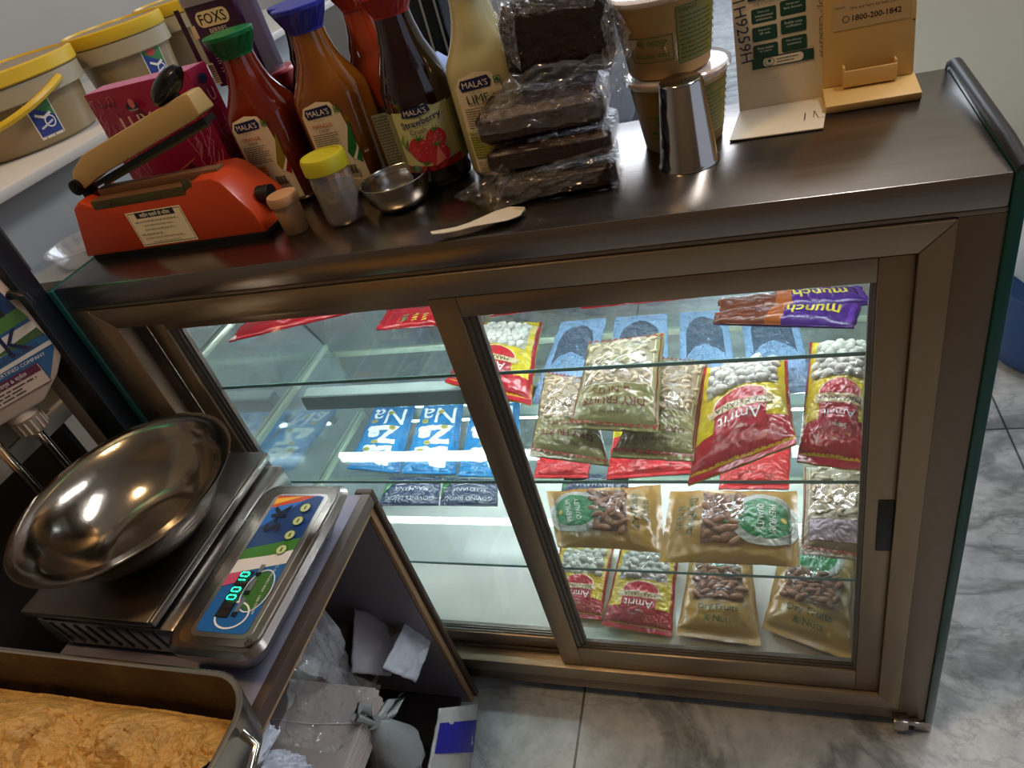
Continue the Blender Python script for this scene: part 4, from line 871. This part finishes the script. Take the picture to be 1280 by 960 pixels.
# ================================================================= GOODS IN THE COUNTER
def pq(zs,pts,ax=2):
    if not isinstance(zs,(list,tuple)): zs=[zs]*4
    return [at(ax,z,*p) if not isinstance(z,tuple) else at(z[0],z[1],*p) for z,p in zip(zs,pts)]
NUT={}
def nutmesh(kind):
    if kind in NUT: return NUT[kind]
    vs=[];fs=[]
    if kind=='cashew':
        n=7; pts=[]
        for i in range(9):
            a=-1.25+2.5*i/8; pts.append((Vector((math.sin(a)*.62,math.cos(a)*.62-.35,0)),.30*math.sqrt(max(.05,1-(abs(i-4.0)/4.4)**3))))
        for p,r in pts:
            t=Vector((p.y+.35,-p.x,0)).normalized(); a=Vector((t.y,-t.x,0))
            for k in range(n): q=2*PI*k/n; vs.append(p+a*math.cos(q)*r+Vector((0,0,1))*math.sin(q)*r*.9)
        for j in range(8):
            for k in range(n): fs.append((j*n+k,j*n+(k+1)%n,(j+1)*n+(k+1)%n,(j+1)*n+k))
        fs+=[tuple(range(n))[::-1],tuple(range(8*n,9*n))]
    else:
        n=8; M_=7
        for j in range(M_):
            t=PI*(j+.35)/(M_-.3)
            for k in range(n):
                q=2*PI*k/n; x=math.cos(t); r=math.sin(t)
                if kind=='almond': vs.append(Vector((x*1.0,r*.55*(1-.25*x)*math.cos(q),r*.36*math.sin(q))))
                else: vs.append(Vector((x*.8,r*.8*math.cos(q),r*.75*math.sin(q)))*(1+.12*math.sin(5*q+j)))
        for j in range(M_-1):
            for k in range(n): fs.append((j*n+k,j*n+(k+1)%n,(j+1)*n+(k+1)%n,(j+1)*n+k))
        fs+=[tuple(range(n))[::-1],tuple(range((M_-1)*n,M_*n))]
    NUT[kind]=(vs,fs); return NUT[kind]
NM={'cashew':mat('cashew_kernels','#cdb792',.4,var=.12,vscale=60),'almond':mat('almond_kernels','#96643f',.5,var=.25,vscale=80,bump=.3,bscale=120),'makhana':mat('puffed_makhana','#d6d2c8',.6,var=.12,vscale=90)}
PM={}
def pouch(name,label,cat,group,q,th,base,design,aspect=None,nuts=None,seed=0,floor=None,pinch=.035,edge=2.2,bumpk=.5,back=.35,hem=.06):
    """filled pouch: q=bl,br,tr,tl of the upright pack in world"""
    bl,br,tr,tl=clampy(q); n=(br-bl).cross(tl-bl).normalized(); sg=1
    if n.z<0: sg=-1
    N=n*sg; w=((br-bl).length+(tr-tl).length)/2; L=((tl-bl).length+(tr-br).length)/2; asp=L/w
    c=(bl+br+tr+tl)/4; t=thing(name,label,cat,c,group)
    def hgt(x,y):
        a=max(0,1-abs(2*x)**edge); yy=(y-hem)/(1-2*hem); b=0 if yy<=0 or yy>=1 else 1-abs(2*yy-1)**3
        e=th*(a*b)**.55
        p=Vector((x*7+seed*3.1,y*7*asp,seed*1.3)); e+=noise.noise(p)*.0022+abs(noise.noise(p*1.9))*.0020
        if b<=0: e*=.4
        return e
    def S(x,y,off,side=1):
        k=1-pinch*math.sin(PI*min(1,max(0,y)))*1.0
        X=x*k+.012*noise.noise(Vector((0,y*6,seed))); 
        Y=y+.010*noise.noise(Vector((x*6,seed,2)))*(1 if y>.5 else -1)*abs(2*y-1)**2
        P=(bl*(.5-X)+br*(.5+X))*(1-Y)+(tl*(.5-X)+tr*(.5+X))*Y
        e=hgt(x,y)
        return P+N*(e+off if side>0 else -e*back-off)
    nu,nv=36,int(36*min(1.8,max(1,asp))); m_=MB()
    m_.grid(lambda u,v:S(u-.5,v,0),nu,nv); m_.grid(lambda u,v:S(u-.5,v,.0004,-1),nu,nv)
    bm_=m_.build('pouch',base,t,angle=70)
    A=Art(asp); win=design(A,asp)
    if A.items: A.build('print',lambda x,y,off:S(max(-.5,min(.5,x)),max(0,min(1,y)),off),t,h=.022,base=.0015,eps=.00025,rough=.26)
    if nuts and win:
        x0,y0,x1,y1=win; vs0,fs0=nutmesh(nuts); m_=MB(); rnd=random.Random(seed+7)
        s={'cashew':.0118,'almond':.0108,'makhana':.0098}[nuts]; st=s*1.25
        W_,H_=(x1-x0)*w,(y1-y0)*L; nx,ny=max(2,int(W_/st)),max(2,int(H_/(st*.85)))
        for j in range(ny):
            for i in range(nx):
                u=x0+(i+.5+rnd.uniform(-.35,.35)+(.25 if j%2 else -.25))/nx*(x1-x0); v=y0+(j+.5+rnd.uniform(-.35,.35))/ny*(y1-y0)
                u=min(max(u,x0+.02),x1-.02); v=min(max(v,y0+.015),y1-.015)
                R_=Matrix.Rotation(rnd.uniform(0,6.28),3,'Z')@Matrix.Rotation(rnd.uniform(-.5,.5),3,'X'); ex=(br-bl).normalized(); ey=N.cross(ex); p=S(u,v,.0010+rnd.uniform(-.0008,.0018)); k=s*rnd.uniform(.85,1.12)
                B_=Matrix((ex,ey,N)).transposed(); m_.add([B_@(R_@(q_*k))+p for q_ in vs0],fs0)
        o=m_.build({'cashew':'cashew_filling','almond':'almond_filling','makhana':'makhana_filling'}[nuts],NM[nuts],t,angle=80); o['kind']='stuff'
        g=MB().grid(lambda u,v:S(x0-.01+(x1-x0+.02)*u,y0-.01+(y1-y0+.02)*v,.0072),22,22); g.build('clear_window',BAGFILM,t,angle=80)
    return t
def plastic(n,c,**k): return mat(n,c,.22,spec=.6,bump=.55,bscale=18,var=k.get('var',.05),vscale=12)
GOLD=plastic('gold_pack_film','#a8843f'); OLIVE=plastic('olive_pack_film','#8f8a5a'); REDP=plastic('red_pack_film','#9c1420'); YELP=plastic('yellow_pack_film','#c9b21a'); LBL=plastic('pale_blue_pack_film','#7d9fc4'); BLU=plastic('bright_blue_pack_film','#1779b4'); NAV=plastic('navy_pack_film','#1f3550')
def d_cashew(txt=True,zig=False):
    def f(A,a):
        A.rect(-.5,0,.5,1,OLIVE if txt else '#a9a08a')
        A.frame(-.48,.05,.48,.95,.016,'#7a2c1c').rect(-.42,.10,.42,.66,'#9c8c70')
        A.frame(-.42,.10,.42,.66,.012,'#d8ceb0').rect(-.46,.055,.46,.10,'#c4bcae')
        if txt:
            A.text('PREMIUM',0,.885,.30,'#6b4a2c').text('DRY FRUITS',0,.815,.72,'#6a2a1c',bold=.015,hmax=.075).text('& NUTS',.04,.725,.44,'#6a2a1c',bold=.015,hmax=.06)
        else: A.rect(-.40,.70,.40,.90,'#a894a0').frame(-.40,.70,.40,.90,.01,'#7a5c40')
        for k in range(12):
            x=-.5+k/12; A.poly([(x,.955),(x+.04,.99),(x+.083,.955)],'#8a3020'); A.poly([(x,.045),(x+.04,.01),(x+.083,.045)],'#8a3020')
        return (-.40,.11,.40,.65)
    return f
def d_amrit(A,a):
    A.rect(-.5,0,.5,1,YELP).rect(-.5,.78,.5,1,REDP).rect(-.5,0,-.46,.8,REDP).rect(.46,0,.5,.8,REDP).rect(-.38,.10,.38,.47,'#a8a294')
    A.dashes(-.34,.04,.34,.09,2,'#5a5a2a',seed=2,fill=.4)
    A.rect(-.26,.62,.26,.84,'#b01824').ell(0,.60,.27,.10,'#b01824').ring(0,.60,.285,.108,.014,'#e0c8a0').rect(-.25,.62,.25,.83,'#a01626')
    A.poly([(-.34,.62),(.34,.62),(.31,.685),(-.31,.685)],'#cdb68a').text('MAKHANA',0,.652,.58,'#2c2418',bold=.02,hmax=.045)
    A.text('Amrit',0,.755,.44,'#efe8e0',bold=.0125,hmax=.085).text('Super',-.02,.825,.20,'#e0d4c8',hmax=.03).ring(.0,.93,.10,.03,.006,'#7a0e18')
    return (-.36,.11,.36,.46)
def badge(A,cx,cy,r,s=1):
    A.ell(cx,cy,r*1.3,r*1.3/s,'#b9bcb4').ell(cx,cy,r,r/s,'#1c7a42').poly([(cx-r*.45,cy-r*.7/s),(cx+r*.45,cy-r*.7/s),(cx+r*.4,cy-r*1.5/s),(cx,cy-r*1.25/s),(cx-r*.4,cy-r*1.5/s)],'#1a6c3a')
    A.text('PREMIUM',cx,cy+r*.30/s,r*1.4,'#dfe6d8',bold=.01).text('QUALITY',cx,cy-r*.15/s,r*1.35,'#dfe6d8',bold=.01).ell(cx,cy+r*.7/s,r*.12,r*.1/s,'#d8c860')
    A.text('EXPORT QUALITY · NATURAL & HEALTHY',cx,cy+r*1.08/s,r*2.6,'#5c6458',arc=r*1.1)
def d_almond(A,a):
    A.rect(-.34,.30,.34,.62,'#6a4830'); badge(A,0,.76,.27,a)
    A.text('Dry Fruits',0,.215,.52,'#2c5230',bold=.012).text('& Nuts',0,.135,.34,'#2c5230',bold=.012)
    return (-.33,.31,.33,.60)
def d_rich(A,a):
    A.rect(-.5,0,.5,1,LBL)
    A.poly([(-.36,.66),(-.36,.30),(-.30,.20),(-.16,.13),(0,.11),(.16,.13),(.30,.20),(.36,.30),(.36,.66)],'#3f4f63')
    rnd=random.Random(5); A.poly([(-.37,.67),(-.34,.58),(-.2,.52),(.0,.47),(.2,.50),(.34,.58),(.37,.67)],LBL)
    for k in range(11):
        x,y=rnd.uniform(-.24,.24),rnd.uniform(.50,.64); A.ring(x,y,.085,.035,.006,'#4a6280',16)
    A.text('BLACK RAISIN',0,.06,.34,'#33465c').text('RICH VALLEY',0,.82,.48,'#33465c',bold=.01).line([(-.16,.87),(.16,.87)],.008,'#33465c')
def d_bazana(A,a):
    A.rect(-.5,0,.5,1,BLU).rect(-.5,0,-.40,1,'#1268a0')
    for k,s in enumerate(('Ba','Za','Na')): A.text(s,.02,.80-.30*k,.80,'#f2f6f8',bold=.05,hmax=.27)
    for x,y in ((.12,.62),(-.18,.40),(.28,.30),(.22,.74),(-.05,.16)): A.ell(x,y,.075,.03,'#c9a66a').ell(x+.01,y,.05,.016,'#8a9a3a')
def d_plain(col,extra=None):
    def f(A,a):
        if extra: extra(A,a)
    return f
INV=lambda TL,TR,BR,BL:[TR,TL,BL,BR]   # pack printed for the customer: image order -> bl,br,tr,tl
Z2=-.392; Z3=-.582; ZF=-.812
def clampy(q): return [Vector((p.x,min(p.y,.425),p.z)) for p in q]
GC='cashew bags on the second shelf'
pouch('cashew_bag','cashew bag leaning at the left of the three on the second glass shelf','nut bag',GC,pq(Z2+.016,INV((681,468),(738,474),(762,583),(662,570))),.023,OLIVE,d_cashew(),nuts='cashew',seed=1)
pouch('cashew_bag','cashew bag at the right of the three, beside the large yellow makhana bag','nut bag',GC,pq(Z2+.016,INV((824,450),(886,452),(868,577),(763,572))),.023,OLIVE,d_cashew(),nuts='cashew',seed=2)
pouch('cashew_bag','cashew bag lying on top of the other two on the second shelf','nut bag',GC,pq([Z2+.07,Z2+.07,Z2+.062,Z2+.062],INV((736,432),(832,417),(823,541),(711,536))),.024,OLIVE,d_cashew(),nuts='cashew',seed=3)
GA='yellow and red makhana bags'
pouch('makhana_bag','large yellow and red makhana bag hanging over the second shelf edge','snack bag',GA,pq([Z2+.028,Z2+.028,(1,.030),(1,.030)],INV((880,462),(985,448),(996,556),(860,608))),.032,YELP,d_amrit,nuts='makhana',seed=4,bumpk=.4)
pouch('makhana_bag','large yellow and red makhana bag at the right door stile','snack bag',GA,pq([Z2+.028,Z2+.028,Z2+.03,Z2+.03],INV((1012,430),(1104,426),(1092,592),(996,578))),.032,YELP,d_amrit,nuts='makhana',seed=5)
pouch('makhana_bag','yellow and red makhana bag behind the middle door stile on the second shelf','snack bag',GA,pq([Z2+.02]*4,INV((604,404),(678,404),(664,508),(556,478))),.020,YELP,d_amrit,nuts='makhana',seed=6)
GRV='pale blue raisin pouches in a row'
for k,(lab,p) in enumerate((('pale blue raisin pouch nearest the middle stile',((702,403),(758,399),(734,504),(664,505))),('pale blue raisin pouch behind the top cashew bag',((770,398),(834,393),(838,500),(752,502))),('pale blue raisin pouch between the cashew bags and the yellow bag',((850,392),(908,388),(925,493),(848,499))),('pale blue raisin pouch behind the yellow bag, last of the row',((925,388),(992,383),(1020,489),(938,496))))):
    pouch('raisin_pouch',lab,'pouch',GRV,pq(Z2+.006,INV(*p)),.007,LBL,d_rich,seed=10+k,pinch=.01,hem=.04)
GAL='gold almond packs'
q=pq(Z3+.018,((683,614),(826,606),(830,692),(697,684))); pouch('almond_pack','gold almond pack on the third shelf beside the middle stile','nut pack',GAL,[q[2],q[1],q[0],q[3]],.021,GOLD,d_almond,nuts='almond',seed=20,pinch=.05)
q=pq(Z3+.020,((838,614),(996,614),(1000,709),(824,703))); pouch('almond_pack','gold almond pack with the green badge on its right, third shelf','nut pack',GAL,[q[0],q[3],q[2],q[1]],.022,GOLD,d_almond,nuts='almond',seed=21,pinch=.03)
q=pq(ZF+.018,((866,668),(938,668),(952,808),(845,794))); pouch('almond_pack','upright-reading gold almond pack on the floor of the counter, left one','nut pack',GAL,[q[3],q[2],q[1],q[0]],.022,GOLD,d_almond,nuts='almond',seed=22)
q=pq(ZF+.018,((978,672),(1072,680),(1066,828),(952,785))); pouch('almond_pack','upright-reading gold almond pack in the floor corner, right one','nut pack',GAL,[q[3],q[2],q[1],q[0]],.022,GOLD,d_almond,nuts='almond',seed=23)
pouch('cashew_bag','cashew bag with a mauve panel on the third shelf by the right stile','nut bag',GC,pq(Z3+.02,INV((1004,580),(1100,582),(1096,704),(1000,692))),.017,plastic('beige_pack_film','#a9a08a'),d_cashew(False),nuts='cashew',seed=24)
pouch('makhana_bag','small makhana bag on the floor of the counter, half behind the stile','snack bag',GA,pq(ZF+.014,INV((700,682),(768,684),(752,776),(690,768))),.014,YELP,d_amrit,nuts='makhana',seed=25)
pouch('makhana_bag','small makhana bag on the counter floor beside the gold packs','snack bag',GA,pq(ZF+.016,INV((776,684),(850,688),(840,797),(752,782))),.016,YELP,d_amrit,nuts='makhana',seed=26)
GB_='bright blue packs lying in the left bay'
for k,(lab,p) in enumerate((('leftmost bright blue snack pack in the left bay',((484,484),(534,480),(499,592),(434,586))),('middle bright blue snack pack in the left bay',((544,480),(592,478),(570,594),(502,592))),('bright blue snack pack partly behind the middle door stile',((602,478),(660,474),(650,597),(573,596))))):
    pouch('snack_pack',lab,'snack pack',GB_,pq(Z3+.008,INV(*p)),.008,BLU,d_bazana,seed=30+k,pinch=.01,hem=.03)
def d_gov(A,a):
    A.rect(-.5,0,.5,1,NAV).text('GOVIND BHOG',0,.80,.84,'#a8b4bc',bold=.01,hmax=.15).text('MAKHANA',0,.48,.60,'#a8b4bc',bold=.01,hmax=.15).line([(-.3,.36),(0,.26),(.3,.36)],.012,'#a8b4bc').poly([(.34,.2),(.5,.75),(.5,.1)],'#2c6a3c')
GG='navy makhana packs on the third shelf'
for k,(lab,p) in enumerate((('navy makhana pack left of the bay, just under the blue packs',((488,597),(552,597),(548,632),(474,632))),('navy makhana pack next to the middle stile',((556,598),(622,600),(622,633),(550,632))),('navy makhana pack behind the gold almond pack',((706,592),(786,594),(784,628),(700,626))))):
    pouch('makhana_pack',lab,'pack',GG,pq(Z3+.004,INV(*p)),.004,NAV,d_gov,seed=40+k,pinch=0,hem=.02)
GRP_='red packs at the back of the third shelf'
def d_red(A,a): A.rect(-.5,0,.5,1,'#c4242a').rrect(-.22,.76,.22,.92,.07,'#8e141c').rrect(-.2,.775,.2,.905,.06,'#c4242a').rect(-.5,0,.5,.2,YELP)
for k,(lab,p) in enumerate((('red pack by the middle stile at the back of the third shelf',((676,545),(744,548),(735,598),(668,598))),('red pack with a punched handle below the cashew bags',((768,538),(876,534),(872,592),(758,600))),('red pack under the large yellow bag at the back of the third shelf',((905,545),(990,545),(986,612),(898,612))))):
    pouch('red_pack',lab,'pack',GRP_,pq(Z3+.012,INV(*p)),.010,plastic('scarlet_pack_film','#b41c24'),d_red,seed=50+k,pinch=.01)
# top shelf
Z1=-.2; GT='red pouches on the top shelf'
def d_redp(A,a): A.rect(-.5,0,.5,1,REDP).rect(.44,.93,.5,1,'#cfc8c4').line([(-.2,.85),(-.12,.9),(-.05,.84)],.02,'#c86a70').line([(.0,.88),(.06,.92),(.12,.86)],.02,'#c86a70')
def d_redg(A,a):
    A.rect(-.5,0,.5,1,REDP)
    for x,c_ in ((-.02,'#c9c04a'),(.08,'#c9c04a'),(.18,'#3c9a5a')):
        for y in (.82,.87,.92): A.line([(x,y),(x+.05,y+.02)],.012,c_)
for k,(lab,a_,b_,dd,ds) in enumerate((('large red pouch at the left end of the top shelf',(286,428),(440,391),.10,d_redp),('red pouch with green and yellow marks, top shelf by the stile',(470,413),(596,404),.10,d_redg),('red pouch on the top shelf just right of the middle stile',(612,396),(716,382),.10,d_redp),('red pouch with a pale corner tag, top shelf centre',(726,386),(872,372),.10,d_redp),('red pouch on the top shelf behind the purple bars',(990,360),(1094,353),.10,d_redp))):
    a3,b3=at(2,Z1+.010,*a_),at(2,Z1+.010,*b_); up_=Vector((0,dd,0))
    pouch('red_pouch',lab,'pouch',GT,[b3+up_,a3+up_,a3,b3],.009,REDP,ds,seed=60+k,pinch=.0,hem=.02)
def d_munch(A,a):
    A.rect(-.5,0,.5,1,'#33125c').poly([(-.5,0),(-.1,0),(-.06,1),(-.5,1)],'#33125c')
def bar(lab,p,seed):
    q=pq(Z1+.012,p); TL,TR,BR,BL=q; q2=[TR,TL,BL,BR]
    def f(A,a):
        A.rect(-.5,0,.5,1,'#38146a').rect(.0,0,.5,1,'#5a2c18').poly([(-.02,0),(.06,0),(.12,1),(.0,1)],'#8a4a1c').text('munch',-.20,.5,.36,'#b8ac3a',bold=.02,hmax=.6).rect(-.48,.1,-.44,.9,'#54288a').dashes(.2,.2,.4,.8,3,'#7a4428',seed=seed,fill=.3)
    pouch('chocolate_bar',lab,'chocolate bar','purple wafer bars on the top shelf',q2,.009,plastic('purple_wrapper','#35125c'),f,seed=seed,pinch=0,hem=.03,edge=3)
bar('rear purple chocolate wafer bar on the top shelf',((898,376),(1076,360),(1089,381),(900,397)),71)
bar('front purple chocolate wafer bar on the top shelf',((894,392),(1078,380),(1068,411),(892,406)),72)
# blue pouches at the left end
GL='blue pouches at the left end of the counter'
def d_nut(A,a): A.rect(-.5,0,.5,1,'#3f88b8').ell(0,.62,.36,.22,'#5c5458').text('Nutraj',0,.22,.5,'#d0e2ec').ring(0,.62,.38,.235,.02,'#9cc0d6')
for k,(lab,z,p) in enumerate((('blue nut pouch at the left end of the second shelf',Z2+.010,((300,432),(352,440),(340,500),(286,505))),('blue nut pouch low in the left corner on the third shelf',Z3+.01,((300,520),(330,520),(315,560),(292,560))))):
    pouch('nut_pouch',lab,'pouch',GL,pq(z,INV(*p)),.008,plastic('mid_blue_film','#2f7aae'),d_nut,seed=80+k)
# ================================================================= BEYOND THE COUNTER
o=thing('water_drum','ribbed blue plastic drum with a white liner on the marble floor','drum',(1.47,.93,FZ))
MB().lathe((1.475,.93,FZ),[(.12,0),(.15,.01),(.156,.03)]+[(.158+.003*((k%2)),.035+k*.012) for k in range(14)]+[(.15,.21),(.13,.235)],48).build('body',mat('blue_drum_plastic','#1c3f6e',.35),o)
m_=MB().lathe((1.475,.93,FZ),[(.14,.225),(.155,.25),(.15,.33),(.10,.38),(.02,.40)],40)
for v in m_.v: v+=Vector((1,1,0))*noise.noise(v*12)*.02
m_.build('liner_bag',mat('white_liner','#b8bdc2',.4,bump=.4,bscale=20),o)
# bench with a draped cloth behind the bottles
bn=thing('bench','dark navy upholstered bench on the floor beyond the counter','bench',(.0,2.2,FZ))
NV=mat('navy_upholstery','#1c2432',.7,bump=.3,bscale=60)
MB().box((-.62,1.55,FZ+.34),(.50,2.85,FZ+.45)).build('seat',NV,bn,bevel=.02)
MB().box((-.60,1.57,FZ+.06),(.48,2.83,FZ+.339)).build('base',mat('black_bench_base','#101216',.6),bn)
for x,y in ((-.58,1.6),(.43,1.6),(-.58,2.76),(.43,2.76)): MB().box((x,y,FZ),(x+.04,y+.04,FZ+.0595)).build('leg',CHROMES,bn)
t=thing('cloth','pale blue cloth lying over the navy bench','cloth',(-.3,2.5,FZ+.451))
def clothf(u,v):
    x=-.55+.42*u+.25*v*(0); y=2.05+.75*v-.45*u*(1-v)*0; x+=.18*(1-v)
    z=FZ+.456+.10*abs(noise.noise(Vector((u*4,v*2,1))))+.03*(1+math.sin(u*16+v*3))
    return Vector((x+.04*noise.noise(Vector((u*2,v*3,5))),y,z))
o=MB().grid(clothf,40,40).build('draped_cloth',mat('pale_blue_cloth','#9aa8cc',.8,var=.06,vscale=6),t,angle=90); s=o.modifiers.new('s','SOLIDIFY'); s.thickness=.004
p0,p1=at(1,3.0,492,40),at(1,3.0,560,40)
cb=thing('cabinet','black glossy upright cabinet with chrome edge strips behind the syrup bottles','cabinet',((p0.x+p1.x)/2,3.2,FZ))
MB().box((p0.x,3.0,FZ),(p1.x,3.5,.9)).build('body',mat('black_gloss','#08090c',.2),cb,bevel=.01)
for x in (p1.x-.03,p1.x-.10): MB().box((x,2.993,FZ+.02),(x+.012,2.9995,.85)).build('chrome_strip',CHROMES,cb)
